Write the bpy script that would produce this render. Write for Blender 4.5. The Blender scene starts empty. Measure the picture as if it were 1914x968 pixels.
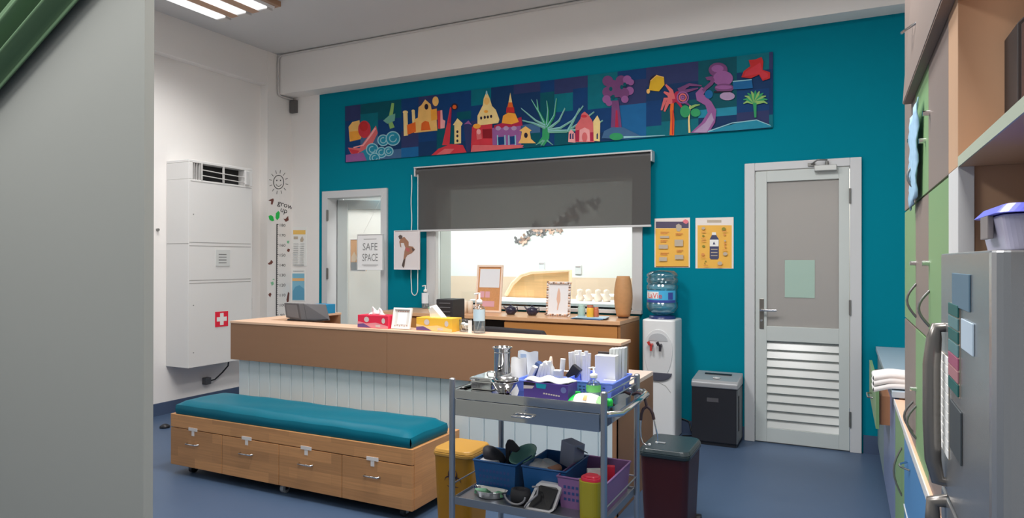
import bpy, math, random
from mathutils import Vector, Matrix
random.seed(7)
SC = bpy.context.scene
COL = SC.collection
# ------------------------------------------------------------------ camera
H = 1.385
YAW, PITCH, ROLL = math.radians(-26.3), math.radians(0.17), math.radians(-0.077)
FPX = 1258.0
fw = Vector((math.sin(YAW)*math.cos(PITCH), math.cos(YAW)*math.cos(PITCH), math.sin(PITCH)))
r0 = Vector((math.cos(YAW), -math.sin(YAW), 0)); d0 = fw.cross(r0)
rt = math.cos(ROLL)*r0 + math.sin(ROLL)*d0
dn = -math.sin(ROLL)*r0 + math.cos(ROLL)*d0
cd = bpy.data.cameras.new('camera'); cam = bpy.data.objects.new('camera', cd); COL.objects.link(cam)
cd.sensor_width = 36; cd.lens = FPX/1914*36; cd.clip_start = 0.02
cam.matrix_world = Matrix(((rt.x, -dn.x, -fw.x, 0), (rt.y, -dn.y, -fw.y, 0), (rt.z, -dn.z, -fw.z, H), (0, 0, 0, 1)))
SC.camera = cam
SC.view_settings.view_transform = 'Standard'
try: SC.view_settings.look = 'None'
except Exception: pass
SC.view_settings.gamma = 1.0
SC.view_settings.use_curve_mapping = False
SC.view_settings.exposure = 0.12
try:
    SC.cycles.max_bounces = 7; SC.cycles.diffuse_bounces = 4; SC.cycles.transparent_max_bounces = 12
    SC.cycles.sample_clamp_indirect = 4; SC.cycles.use_denoising = True
except Exception: pass
# ------------------------------------------------------------------ world and lamps
w = bpy.data.worlds.new('world'); SC.world = w; w.use_nodes = True
w.node_tree.nodes['Background'].inputs[0].default_value = (0.92, 0.96, 1.0, 1)
w.node_tree.nodes['Background'].inputs[1].default_value = 0.27
def area(name, loc, sx, sy, power, col=(1, 0.985, 0.97), spread=150, rot=(0, 0, 0)):
    l = bpy.data.lights.new(name, 'AREA'); l.shape = 'RECTANGLE'; l.size = sx; l.size_y = sy
    l.energy = power; l.color = col; l.spread = math.radians(spread)
    o = bpy.data.objects.new(name, l); COL.objects.link(o); o.location = loc; o.rotation_euler = rot
    return o
LAMPS = [(-4.62, 3.55), (-2.1, 2.6), (-0.6, 2.8), (-2.3, 0.2), (0.0, 0.2)]
PW = [19, 70, 56, 52, 40]
for i, ((lx, ly), p) in enumerate(zip(LAMPS, PW)):
    area('ceiling_lamp_light', (lx, ly, 3.44), 0.55, 1.2, p, spread=130 if i == 0 else 176)
area('far_room_light', (-3.5, 6.25, 2.75), 2.8, 0.6, 95, (1, 0.98, 0.95), 170)
area('pane_fill_light', (-0.2, 6.6, 2.6), 0.8, 0.8, 30, (1, 0.97, 0.93), 170)  # unseen lamp, added to brighten the frosted pane from behind

# ------------------------------------------------------------------ plane helpers: where a sight line meets a real plane
def ray(x, y):
    return rt*((x-957)/FPX) + dn*((y-484)/FPX) + fw
def onY(x, y, Y):
    r = ray(x, y); t = Y/r.y; return Vector((r.x*t, Y, H+r.z*t))
def onX(x, y, X):
    r = ray(x, y); t = X/r.x; return Vector((X, r.y*t, H+r.z*t))
def onZ(x, y, Z):
    r = ray(x, y); t = (Z-H)/r.z; return Vector((r.x*t, r.y*t, Z))
# ------------------------------------------------------------------ materials
def s2l(c):
    c = c/255.0
    return c/12.92 if c <= 0.04045 else ((c+0.055)/1.055)**2.4
MC = {}
def m(name, rgb, k=1.7, rough=0.55, metal=0.0, var=0.0, scale=6.0, trans=0.0, stretch=None, bump=0.0, emit=0.0, coat=0.0, spec=0.5):
    if name in MC: return MC[name]
    c = [min(0.9, s2l(v)*k) for v in rgb] + [1]
    mt = bpy.data.materials.new(name); mt.use_nodes = True; nt = mt.node_tree
    b = nt.nodes['Principled BSDF']
    b.inputs['Base Color'].default_value = c
    b.inputs['Roughness'].default_value = rough; b.inputs['Metallic'].default_value = metal
    if spec != 0.5: b.inputs['Specular IOR Level'].default_value = spec
    if coat: b.inputs['Coat Weight'].default_value = coat
    if emit:
        b.inputs['Emission Color'].default_value = c; b.inputs['Emission Strength'].default_value = emit
    if var or bump:
        tc = nt.nodes.new('ShaderNodeTexCoord'); mp = nt.nodes.new('ShaderNodeMapping')
        mp.inputs['Scale'].default_value = stretch or (1, 1, 1)
        nz = nt.nodes.new('ShaderNodeTexNoise'); nz.inputs['Scale'].default_value = scale; nz.inputs['Detail'].default_value = 5
        nt.links.new(tc.outputs['Object'], mp.inputs[0]); nt.links.new(mp.outputs[0], nz.inputs['Vector'])
        if var:
            mx = nt.nodes.new('ShaderNodeMix'); mx.data_type = 'RGBA'
            mx.inputs[6].default_value = [v*(1-var) for v in c[:3]]+[1]; mx.inputs[7].default_value = [min(1, v*(1+var)) for v in c[:3]]+[1]
            nt.links.new(nz.outputs['Fac'], mx.inputs[0]); nt.links.new(mx.outputs[2], b.inputs['Base Color'])
        if bump:
            bp = nt.nodes.new('ShaderNodeBump'); bp.inputs['Strength'].default_value = bump; bp.inputs['Distance'].default_value = 0.01
            nt.links.new(nz.outputs['Fac'], bp.inputs['Height']); nt.links.new(bp.outputs[0], b.inputs['Normal'])
    if trans:                       # part of the light passes straight through (film, fabric, clear plastic)
        out = nt.nodes['Material Output']; tr = nt.nodes.new('ShaderNodeBsdfTransparent'); ms = nt.nodes.new('ShaderNodeMixShader')
        tr.inputs[0].default_value = [0.4+0.6*min(1, v/max(c[:3])) for v in c[:3]]+[1]
        ms.inputs[0].default_value = trans
        nt.links.new(b.outputs[0], ms.inputs[1]); nt.links.new(tr.outputs[0], ms.inputs[2]); nt.links.new(ms.outputs[0], out.inputs[0])
    MC[name] = mt
    return mt
def blockwood(name, rgb, k=1.7, sw=0.32, sh=0.06, amt=0.16):
    mt = m(name, rgb, k, 0.45); nt = mt.node_tree; b = nt.nodes['Principled BSDF']
    c = b.inputs['Base Color'].default_value[:3]
    tc = nt.nodes.new('ShaderNodeTexCoord'); sp = nt.nodes.new('ShaderNodeSeparateXYZ'); cb = nt.nodes.new('ShaderNodeCombineXYZ')
    ad = nt.nodes.new('ShaderNodeMath'); ad.operation = 'ADD'
    nt.links.new(tc.outputs['Object'], sp.inputs[0]); nt.links.new(sp.outputs[0], ad.inputs[0]); nt.links.new(sp.outputs[1], ad.inputs[1])
    nt.links.new(ad.outputs[0], cb.inputs[0]); nt.links.new(sp.outputs[2], cb.inputs[1])
    br = nt.nodes.new('ShaderNodeTexBrick'); br.inputs['Scale'].default_value = 1.0
    br.inputs['Brick Width'].default_value = sw; br.inputs['Row Height'].default_value = sh; br.inputs['Mortar Size'].default_value = 0.0004
    br.inputs['Color1'].default_value = [v*(1-amt) for v in c]+[1]; br.inputs['Color2'].default_value = [v*(1+amt) for v in c]+[1]
    br.inputs['Mortar'].default_value = [v*0.8 for v in c]+[1]
    nz = nt.nodes.new('ShaderNodeTexNoise'); mp = nt.nodes.new('ShaderNodeMapping'); mp.inputs['Scale'].default_value = (2, 2, 60)
    nt.links.new(tc.outputs['Object'], mp.inputs[0]); nt.links.new(mp.outputs[0], nz.inputs['Vector']); nz.inputs['Scale'].default_value = 2
    mx = nt.nodes.new('ShaderNodeMix'); mx.data_type = 'RGBA'; mx.blend_type = 'MULTIPLY'; mx.inputs[0].default_value = 0.35
    nt.links.new(cb.outputs[0], br.inputs['Vector']); nt.links.new(br.outputs['Color'], mx.inputs[6]); nt.links.new(nz.outputs['Fac'], mx.inputs[7])
    nt.links.new(mx.outputs[2], b.inputs['Base Color'])
    return mt
def glassy(name, tint=(0.9, 0.97, 1), gloss=0.08, rough=0.02):
    if name in MC: return MC[name]
    mt = bpy.data.materials.new(name); mt.use_nodes = True; nt = mt.node_tree
    out = nt.nodes['Material Output']; nt.nodes.remove(nt.nodes['Principled BSDF'])
    tr = nt.nodes.new('ShaderNodeBsdfTransparent'); tr.inputs[0].default_value = (*tint, 1)
    gl = nt.nodes.new('ShaderNodeBsdfGlossy'); gl.inputs['Roughness'].default_value = rough
    ms = nt.nodes.new('ShaderNodeMixShader'); ms.inputs[0].default_value = gloss
    lw = nt.nodes.new('ShaderNodeLayerWeight'); lw.inputs[0].default_value = 0.25
    mm = nt.nodes.new('ShaderNodeMath'); mm.operation = 'MULTIPLY_ADD'; mm.inputs[1].default_value = 0.6; mm.inputs[2].default_value = gloss; mm.use_clamp = True
    nt.links.new(lw.outputs['Fresnel'], mm.inputs[0]); nt.links.new(mm.outputs[0], ms.inputs[0])
    nt.links.new(tr.outputs[0], ms.inputs[1]); nt.links.new(gl.outputs[0], ms.inputs[2]); nt.links.new(ms.outputs[0], out.inputs[0])
    MC[name] = mt
    return mt
WHITE = m('white_paint', (208, 205, 202), 1.42, 0.6, var=0.02, scale=2)
CEIL = m('ceiling_paint', (190, 190, 190), 1.3, 0.7)
TEAL = m('teal_paint', (0, 115, 134), 1.25, 0.85, var=0.03, scale=1.5, spec=0.08)
FLOOR = m('blue_vinyl', (76, 96, 124), 0.9, 0.42, var=0.06, scale=3, spec=0.3)
BASEB = m('skirting_vinyl', (72, 88, 116), 1.0, 0.4)
DOORW = m('door_white', (196, 203, 201), 1.02, 0.4)
FRAMEW = m('frame_white', (200, 202, 204), 1.05, 0.35)
STEEL = m('steel', (190, 190, 190), 1.2, 0.18, 1.0)
MIRROR = m('polished_steel', (200, 200, 200), 1.2, 0.07, 1.0, bump=0.05, scale=4)
CHROME = m('chrome', (210, 210, 210), 1.2, 0.12, 1.0)
GREYM = m('grey_metal', (110, 110, 108), 1.5, 0.35, 0.6)
BLACK = m('black_plastic', (30, 31, 36), 1.2, 0.4)
DARK = m('dark_void', (20, 19, 20), 1.0, 0.7)
COUNTER = m('counter_laminate', (142, 106, 80), 1.2, 0.5, spec=0.3, var=0.05, scale=2, stretch=(1, 1, 12))
COUNTERTOP = m('counter_edge', (200, 165, 138), 1.4, 0.4)
PANEL = m('white_panelling', (166, 178, 183), 1.7, 0.45)
BENCHW = blockwood('block_wood', (165, 119, 76), 1.85)
CREDW = m('honey_wood', (168, 114, 62), 1.35, 0.4, var=0.12, scale=2, stretch=(1, 1, 14))
CUSH = m('teal_vinyl', (0, 112, 134), 0.8, 0.42, var=0.08, scale=5, bump=0.25, spec=0.18)
BLUEP = m('blue_plastic', (88, 110, 190), 1.6, 0.35)
BLUED = m('deep_blue_plastic', (24, 72, 120), 1.4, 0.35)
LILAC = m('lilac_plastic', (128, 92, 138), 1.2, 0.4)
PAPERW = m('white_paper', (215, 215, 212), 1.3, 0.7)
REDM = m('red_card', (190, 30, 60), 1.5, 0.5)
YELM = m('yellow_card', (205, 155, 50), 1.6, 0.5)
PURPLE = m('purple_card', (62, 45, 110), 1.8, 0.5)
CLEAR = glassy('clear_plastic', (0.88, 0.93, 0.95), 0.1)
GLASS = glassy('window_glass', (0.97, 0.99, 0.98), 0.03)
FILM = m('clear_film', (205, 210, 212), 1.3, 0.3, trans=0.45)
CABG = m('cabinet_green', (122, 156, 108), 1.05, 0.45)
CABP = m('cabinet_beige', (146, 130, 122), 0.85, 0.45)
CABWOOD = m('cabinet_wood', (182, 146, 116), 1.25, 0.45, var=0.05, scale=2, stretch=(6, 6, 1))
CABBLUE = m('cabinet_blue', (62, 108, 150), 1.7, 0.4)
CABSLATE = m('cabinet_slate', (98, 110, 140), 1.6, 0.4)
CABEDGE = m('cabinet_edge_white', (190, 190, 190), 1.3, 0.45)
# ------------------------------------------------------------------ mesh builder
class MB:
    def __init__(s): s.v = []; s.f = []; s.mi = []; s.mats = []; s.sm = []; s.cur = 0
    def use(s, mat):
        if mat not in s.mats: s.mats.append(mat)
        s.cur = s.mats.index(mat); return s
    def add(s, vs, fs, smooth=False):
        b = len(s.v); s.v += [tuple(p) for p in vs]
        for f in fs: s.f.append([b+i for i in f]); s.mi.append(s.cur); s.sm.append(smooth)
        return s
    def box(s, x0, x1, y0, y1, z0, z1):
        if x0 > x1: x0, x1 = x1, x0
        if y0 > y1: y0, y1 = y1, y0
        if z0 > z1: z0, z1 = z1, z0
        vs = [(x0, y0, z0), (x1, y0, z0), (x1, y1, z0), (x0, y1, z0), (x0, y0, z1), (x1, y0, z1), (x1, y1, z1), (x0, y1, z1)]
        return s.add(vs, [(0, 3, 2, 1), (4, 5, 6, 7), (0, 1, 5, 4), (1, 2, 6, 5), (2, 3, 7, 6), (3, 0, 4, 7)])
    def cbox(s, c, w, d, h, rz=0, rx=0, ry=0):         # box standing on c, turned
        M = Matrix.Translation(Vector(c)) @ Matrix.Rotation(rz, 4, 'Z') @ Matrix.Rotation(ry, 4, 'Y') @ Matrix.Rotation(rx, 4, 'X')
        n = len(s.v); s.box(-w/2, w/2, -d/2, d/2, 0, h)
        for i in range(n, len(s.v)): s.v[i] = tuple(M @ Vector(s.v[i]))
        return s
    def poly(s, pts): return s.add(pts, [tuple(range(len(pts)))])
    def prism(s, pts, off):                            # planar polygon extruded by the vector off
        n = len(pts); o = Vector(off); a = [Vector(p) for p in pts]
        return s.add(a+[p+o for p in a], [tuple(range(n))[::-1], tuple(range(n, 2*n))]+[(i, (i+1) % n, n+(i+1) % n, n+i) for i in range(n)])
    def cyl(s, p0, p1, r0, r1=None, n=16):
        return s.tube([p0, p1], r0, n, radii=[r0, r0 if r1 is None else r1])
    def tube(s, pts, r, n=8, closed=False, radii=None, cap=True):
        P = [Vector(p) for p in pts]; k = len(P); rings = []; up = None
        for i, p in enumerate(P):
            if closed: t = P[(i+1) % k]-P[i-1]
            else: t = P[min(i+1, k-1)]-P[max(i-1, 0)]
            t.normalize()
            if up is None: up = Vector((0, 0, 1)) if abs(t.z) < 0.9 else Vector((1, 0, 0))
            a = t.cross(up)
            if a.length < 1e-4: a = t.cross(Vector((0, 1, 0)))
            a.normalize(); b = a.cross(t).normalized(); up = b
            rr = radii[i] if radii else r
            rings.append([p+a*rr*math.cos(2*math.pi*j/n)+b*rr*math.sin(2*math.pi*j/n) for j in range(n)])
        vs = [q for R in rings for q in R]; fs = []
        for i in range(k if closed else k-1):
            for j in range(n):
                a0 = i*n+j; a1 = i*n+(j+1) % n; b0 = ((i+1) % k)*n+j; b1 = ((i+1) % k)*n+(j+1) % n
                fs.append((a0, b0, b1, a1))
        s.add(vs, fs, True)
        if cap and not closed: s.add(rings[0], [tuple(range(n))]); s.add(rings[-1], [tuple(range(n))[::-1]])
        return s
    def lathe(s, c, prof, n=28, sx=1, sy=1):
        vs = []; fs = []
        for r, z in prof:
            for j in range(n):
                a = 2*math.pi*j/n; vs.append((c[0]+r*sx*math.cos(a), c[1]+r*sy*math.sin(a), c[2]+z))
        for i in range(len(prof)-1):
            for j in range(n):
                fs.append((i*n+j, i*n+(j+1) % n, (i+1)*n+(j+1) % n, (i+1)*n+j))
        s.add(vs, fs, True)
        return s
    def frustum(s, c, w0, d0_, w1, d1_, h, rad=0.03, n=7):    # rounded tapering bin body
        def ring(w, d, z):
            out = []; r = min(rad, w/2.2, d/2.2)
            for (sx, sy, a0) in ((1, 1, 0), (-1, 1, 90), (-1, -1, 180), (1, -1, 270)):
                for k in range(n+1):
                    a = math.radians(a0+90*k/n); out.append((c[0]+sx*(w/2-r)+r*math.cos(a), c[1]+sy*(d/2-r)+r*math.sin(a), c[2]+z))
            return out
        A = ring(w0, d0_, 0); B = ring(w1, d1_, h); N = len(A)
        return s.add(A+B, [tuple(range(N))[::-1], tuple(range(N, 2*N))]+[(i, (i+1) % N, N+(i+1) % N, N+i) for i in range(N)])
    def sheet(s, fn, nu, nv):
        vs = [fn(i/nu, j/nv) for j in range(nv+1) for i in range(nu+1)]
        return s.add(vs, [(j*(nu+1)+i, j*(nu+1)+i+1, (j+1)*(nu+1)+i+1, (j+1)*(nu+1)+i) for j in range(nv) for i in range(nu)], True)
ROOT = {}
def top(o):
    while o.parent: o = o.parent
    return o
def part(name, mb, mat=None, parent=None, bevel=0.0, label=None, local=False, sub=0, solid=0):
    me = bpy.data.meshes.new(name)
    off = Vector((0, 0, 0))
    if parent is not None and not local: off = ROOT[top(parent)]
    me.from_pydata([tuple(Vector(p)-off) for p in mb.v], [], mb.f); me.update()
    mats = mb.mats or [mat]
    for x in mats: me.materials.append(x)
    for i, p in enumerate(me.polygons): p.material_index = mb.mi[i] if mb.mats else 0; p.use_smooth = mb.sm[i]
    o = bpy.data.objects.new(name, me); COL.objects.link(o)
    if parent is not None: o.parent = parent
    else: ROOT[o] = Vector((0, 0, 0))
    if solid:
        q = o.modifiers.new('thick', 'SOLIDIFY'); q.thickness = solid; q.offset = 0
    if bevel:
        q = o.modifiers.new('bevel', 'BEVEL'); q.width = bevel; q.segments = 2; q.limit_method = 'ANGLE'; q.angle_limit = math.radians(40)
    if sub:
        q = o.modifiers.new('sub', 'SUBSURF'); q.levels = sub; q.render_levels = sub
    if label: o['label'] = label
    return o
def thing(name, label, cat, loc, group=None):
    o = bpy.data.objects.new(name, None); COL.objects.link(o); o.location = loc; o.empty_display_size = 0.05
    ROOT[o] = Vector(loc); o['label'] = label; o['category'] = cat
    if group: o['group'] = group
    return o
def solo(name, mb, mat, label, cat, bevel=0.0, group=None, kind=None, **k):   # a thing that is one mesh, origin at its base
    xs = [p[0] for p in mb.v]; ys = [p[1] for p in mb.v]; zs = [p[2] for p in mb.v]
    c = Vector(((min(xs)+max(xs))/2, (min(ys)+max(ys))/2, min(zs)))
    mb.v = [tuple(Vector(p)-c) for p in mb.v]
    o = part(name, mb, mat, None, bevel, **k); o.location = c; ROOT[o] = c
    o['label'] = label; o['category'] = cat
    if group: o['group'] = group
    if kind: o['kind'] = kind
    return o
def struct(name, mb, mat=None, bevel=0, label=None, parent=None):
    o = part(name, mb, mat, parent, bevel)
    if parent is None: o['kind'] = 'structure'
    if label: o['label'] = label
    return o
def sroot(name):
    o = bpy.data.objects.new(name, None); COL.objects.link(o); ROOT[o] = Vector((0, 0, 0)); o['kind'] = 'structure'; return o
def text_mb(body, size, place, mb=None, mat=None, squeeze=1.0, align='CENTER', rot=0.0):
    """lettering laid on a plane; place(u, v) -> world point (u right, v up in metres)"""
    cu = bpy.data.curves.new('lettering', 'FONT'); cu.body = body; cu.size = size; cu.align_x = align; cu.align_y = 'CENTER'; cu.resolution_u = 2
    o = bpy.data.objects.new('lettering', cu); COL.objects.link(o)
    me = bpy.data.meshes.new_from_object(o.evaluated_get(bpy.context.evaluated_depsgraph_get()))
    mb = mb or MB()
    if mat: mb.use(mat)
    c, sn = math.cos(rot), math.sin(rot)
    mb.add([place((p.co.x*c-p.co.y*sn)*squeeze, p.co.x*sn+p.co.y*c) for p in me.vertices], [tuple(p.vertices) for p in me.polygons])
    bpy.data.objects.remove(o); bpy.data.curves.remove(cu); bpy.data.meshes.remove(me)
    return mb

# ================================================================== SETTING
D = 5.5; XL = -5.5; XC = -5.394; ZC = 3.57; YC = 5.158; XR = 0.82
WT = 0.25
struct('floor', MB().box(XL-0.1, 1.2, -1.5, 8.2, -0.05, 0), FLOOR)
struct('ceiling', MB().box(XL-0.1, 1.2, -1.5, D+WT, ZC, ZC+0.05), CEIL)
W1 = (-3.60, -1.535, 0.975, 2.12)        # window opening
D1 = (-4.90, -4.15, 2.075)               # left doorway
D2 = (-0.65, 0.065, 2.095)               # right doorway
wb = MB().use(WHITE).box(XL-0.1, -5.002, D, D+WT, 0, ZC)
wb.use(TEAL).box(-5.002, D1[0], D, D+WT, 0, ZC).box(D1[0], D1[1], D, D+WT, D1[2], ZC).box(D1[1], W1[0], D, D+WT, 0, ZC)
wb.box(W1[0], W1[1], D, D+WT, 0, W1[2]).box(W1[0], W1[1], D, D+WT, W1[3], ZC).box(W1[1], D2[0], D, D+WT, 0, ZC)
wb.box(D2[0], D2[1], D, D+WT, D2[2], ZC).box(D2[1], 1.2, D, D+WT, 0, ZC)
struct('wall_back', wb)
struct('wall_left', MB().box(XL-0.1, XL, -1.5, D, 0, ZC), WHITE)
struct('wall_column', MB().box(XL, XC, YC, D, 0, ZC), WHITE)
struct('wall_right', MB().box(XR, XR+0.1, -0.6, D, 0, ZC), WHITE)
struct('trim_1', MB().box(XC, XR, 5.303, D, 3.148, ZC), WHITE, label='white ceiling beam running along the top of the teal wall')
struct('trim_2', MB().box(XL, -5.4, -1.5, YC, 3.22, ZC), WHITE, label='white boxed ledge under the ceiling on the left wall')
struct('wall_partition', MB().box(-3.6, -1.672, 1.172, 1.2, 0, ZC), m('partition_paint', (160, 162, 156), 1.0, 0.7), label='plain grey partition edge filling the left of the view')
struct('baseboard_left', MB().box(XL, XL+0.012, 1.4, YC, 0, 0.11), BASEB)
bb = MB().box(XL, XC, YC-0.012, YC, 0, 0.1).box(XC, XC+0.012, YC, D, 0, 0.1)
struct('baseboard_column', bb, BASEB)
bb = MB().box(XC, -4.96, D-0.012, D, 0, 0.1).box(-4.09, -0.70, D-0.012, D, 0, 0.1).box(0.12, XR, D-0.012, D, 0, 0.13)
struct('baseboard_back', bb, BASEB)
# far room seen through the window and the left doorway
PEACH = m('peach_wainscot', (232, 206, 180), 1.05, 0.6)
FARW = m('far_wall_white', (240, 240, 236), 1.0, 0.6)
fr = MB().use(FARW).box(-6.6, -0.95, 7.5, 7.6, 1.19, 2.9).use(PEACH).box(-6.6, -0.95, 7.5, 7.6, 0, 1.19)
struct('wall_far', fr)
struct('wall_far_left', MB().box(-6.7, -6.6, D+WT, 7.6, 0, 2.9), FARW)
struct('wall_far_right', MB().use(FARW).box(-1.0, -0.9, D+WT, 7.6, 1.19, 2.9).use(PEACH).box(-1.0, -0.9, D+WT, 7.6, 0, 1.19))
struct('ceiling_far', MB().box(-6.7, -0.9, D+WT, 7.6, 2.9, 2.95), FARW)
struct('floor_far', MB().box(-6.7, 1.2, 7.6, 7.62, -0.05, 0), FLOOR)
struct('wall_corridor', MB().box(-0.9, 1.2, 7.1, 7.2, 0, 2.9).box(1.1, 1.2, D+WT, 7.1, 0, 2.9).box(-0.9, 1.2, D+WT, 7.2, 2.9, 2.95), m('corridor_paint', (190, 185, 178), 1.3, 0.7))
# window
wn = sroot('window_1')
fx0, fx1, fz0, fz1 = W1
fr = MB().box(fx0-0.03, fx0+0.075, D-0.025, D+0.06, fz0, fz1+0.03).box(fx1-0.055, fx1+0.03, D-0.025, D+0.06, fz0, fz1+0.03)
fr.box(fx0+0.075, fx1-0.055, D-0.025, D+0.06, fz1-0.03, fz1+0.03).box(fx0+0.06, fx0+0.07, D-0.03, D-0.025, fz0, fz1)
struct('window_frame', fr, FRAMEW, 0.003, parent=wn)
lin = MB().box(fx0+0.068, fx0+0.078, D+0.06, D+WT, fz0, fz1).box(fx1-0.06, fx1-0.05, D+0.06, D+WT, fz0, fz1).box(fx0+0.07, fx1-0.05, D+0.06, D+WT, fz1-0.03, fz1-0.02)
struct('window_reveal', lin, m('reveal_grey', (150, 155, 152), 1.3, 0.6), parent=wn)
struct('window_pane', MB().box(fx0+0.075, fx1-0.055, D+0.02, D+0.024, fz0, fz1-0.03), GLASS, parent=wn)
struct('window_sill', MB().box(fx0-0.03, fx1+0.03, D-0.04, D+WT, fz0-0.03, fz0), FRAMEW, 0.003, parent=wn)

def hinge(z, x, y, parent, mat=GREYM):
    part('hinge', MB().cyl((x, y, z-0.06), (x, y, z+0.06), 0.009, n=10).box(x-0.014, x+0.014, y, y+0.006, z-0.055, z+0.055), mat, parent)
MILK = m('milky_glass', (225, 226, 222), 1.0, 0.3)
_n = MILK.node_tree; _t = _n.nodes.new('ShaderNodeBsdfTranslucent'); _t.inputs[0].default_value = (0.9, 0.9, 0.88, 1)
_m = _n.nodes.new('ShaderNodeMixShader'); _m.inputs[0].default_value = 0.78
_n.links.new(_n.nodes['Principled BSDF'].outputs[0], _m.inputs[1]); _n.links.new(_t.outputs[0], _m.inputs[2]); _n.links.new(_m.outputs[0], _n.nodes['Material Output'].inputs[0])
# left door, standing open into the far room
dr = sroot('door_1')
fr = MB().box(D1[0]-0.045, D1[0]+0.03, D-0.025, D+0.12, 0, D1[2]+0.04).box(D1[1]-0.03, D1[1]+0.045, D-0.025, D+0.12, 0, D1[2]+0.04).box(D1[0]+0.03, D1[1]-0.03, D-0.025, D+0.12, D1[2]-0.035, D1[2]+0.04)
fr.box(D1[0], D1[0]+0.015, D+0.12, D+WT, 0, D1[2]).box(D1[1]-0.015, D1[1], D+0.12, D+WT, 0, D1[2]).box(D1[0]+0.015, D1[1]-0.015, D+0.12, D+WT, D1[2]-0.015, D1[2])
struct('door_frame', fr, FRAMEW, 0.003, parent=dr)
hx, hy = D1[0]+0.035, D+0.125
ang = math.radians(26)
def leafpt(u, t, z): return Vector((hx+u*math.cos(ang)-t*math.sin(ang), hy+u*math.sin(ang)+t*math.cos(ang), z))
def leafbox(mb, u0, u1, t0, t1, z0, z1):
    P = [leafpt(u, t, z) for z in (z0, z1) for (u, t) in ((u0, t0), (u1, t0), (u1, t1), (u0, t1))]
    return mb.add(P, [(0, 3, 2, 1), (4, 5, 6, 7), (0, 1, 5, 4), (1, 2, 6, 5), (2, 3, 7, 6), (3, 0, 4, 7)])
lb = MB(); LW = 0.70; zt = D1[2]-0.04
leafbox(lb, 0, 0.11, 0, 0.04, 0.01, zt); leafbox(lb, LW-0.03, LW, 0, 0.04, 0.01, zt); leafbox(lb, 0.11, LW-0.03, 0, 0.04, zt-0.10, zt)
leafbox(lb, 0.11, LW-0.03, 0, 0.04, 0.01, 0.25)
lf = struct('door_leaf', lb, DOORW, 0.003, parent=dr)
struct('door_pane', leafbox(MB(), 0.11, LW-0.03, 0.016, 0.022, 0.25, zt-0.10), MILK, parent=lf)
for z in (1.86, 1.25, 0.3): hinge(z, D1[0]+0.032, D-0.03, dr)
# right door: frosted pane over a louvre
dr = sroot('door_2')
x0, x1, zt = D2
fr = MB().box(x0-0.045, x0+0.03, D-0.035, D+0.1, 0, zt+0.045).box(x1-0.03, x1+0.045, D-0.035, D+0.1, 0, zt+0.045).box(x0+0.03, x1-0.03, D-0.035, D+0.1, zt-0.015, zt+0.045)
struct('door_frame', fr, FRAMEW, 0.004, parent=dr)
a, b, zt = x0+0.034, x1-0.034, zt-0.02
y0, y1 = D-0.022, D+0.02
px0 = onY(1433, 500, y0).x; px1 = onY(1568, 500, y0).x
pz1 = onY(1500, 337, y0).z; pz0 = onY(1500, 612, y0).z; lz1 = onY(1500, 640, y0).z; lz0 = onY(1500, 806, y0).z
lb = MB().box(a, px0, y0, y1, 0.008, zt).box(px1, b, y0, y1, 0.008, zt).box(px0, px1, y0, y1, pz1, zt).box(px0, px1, y0, y1, lz1, pz0).box(px0, px1, y0, y1, 0.008, lz0)
lf = struct('door_leaf', lb, DOORW, 0.002, parent=dr)
FROST = m('frosted_glass', (190, 187, 184), 0.95, 0.3, trans=0.0)
_n = FROST.node_tree; _t = _n.nodes.new('ShaderNodeBsdfTranslucent'); _t.inputs[0].default_value = (0.55, 0.53, 0.51, 1)
_m = _n.nodes.new('ShaderNodeMixShader'); _m.inputs[0].default_value = 0.35
_n.links.new(_n.nodes['Principled BSDF'].outputs[0], _m.inputs[1]); _n.links.new(_t.outputs[0], _m.inputs[2]); _n.links.new(_m.outputs[0], _n.nodes['Material Output'].inputs[0])
struct('frosted_pane', MB().box(px0, px1, D-0.004, D+0.002, pz0, pz1), FROST, parent=lf)
pa = onY(1467, 486, D-0.006); pb = onY(1523, 557, D-0.006)
struct('paper_notice', MB().box(pa.x, pb.x, D-0.008, D-0.0045, pb.z, pa.z), m('mint_paper', (160, 186, 174), 1.1, 0.6), parent=lf, label='blank pale green paper on the frosted pane')
ns = 10; st = (lz1-lz0)/ns
for i in range(ns):
    z = lz0+st*i
    sl = MB().prism([(px0, y0+0.004, z+0.002), (px0, y0+0.010, z-0.002), (px0, D+0.016, z+st*0.93), (px0, D+0.010, z+st*0.97)], (px1-px0, 0, 0))
    struct('louvre_slat', sl, m('louvre_white', (196, 200, 198), 1.02, 0.22), parent=lf)
hz = onY(1416, 586, y0).z
hd = MB().box(a+0.012+0.018, a+0.062+0.0, y0-0.006, y0, hz-0.115, hz+0.115)
hp = struct('handle_plate', hd, m('brushed_steel', (120, 116, 110), 1.5, 0.35, 0.9), 0.002, parent=lf)
hh = MB().cyl((a+0.045, y0, hz+0.03), (a+0.045, y0-0.05, hz+0.03), 0.009, n=12).tube([(a+0.045, y0-0.048, hz+0.03), (a+0.10, y0-0.05, hz+0.03), (a+0.155, y0-0.045, hz+0.032)], 0.009, 10)
struct('door_handle', hh, CHROME, parent=hp)
struct('key_cylinder', MB().cyl((a+0.045, y0, hz-0.05), (a+0.045, y0-0.012, hz-0.05), 0.009, n=12), CHROME, parent=hp)
for z in (1.86, 1.05, 0.24):
    struct('hinge', MB().cyl((b+0.004, y0-0.018, z-0.055), (b+0.004, y0-0.018, z+0.055), 0.008, n=10), GREYM, parent=dr)
c0 = onY(1522, 314, y0-0.03); c1 = onY(1564, 314, y0-0.03)
cl = MB().box(c0.x, c1.x, y0-0.05, y0-0.001, c0.z-0.025, c0.z+0.018)
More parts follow.
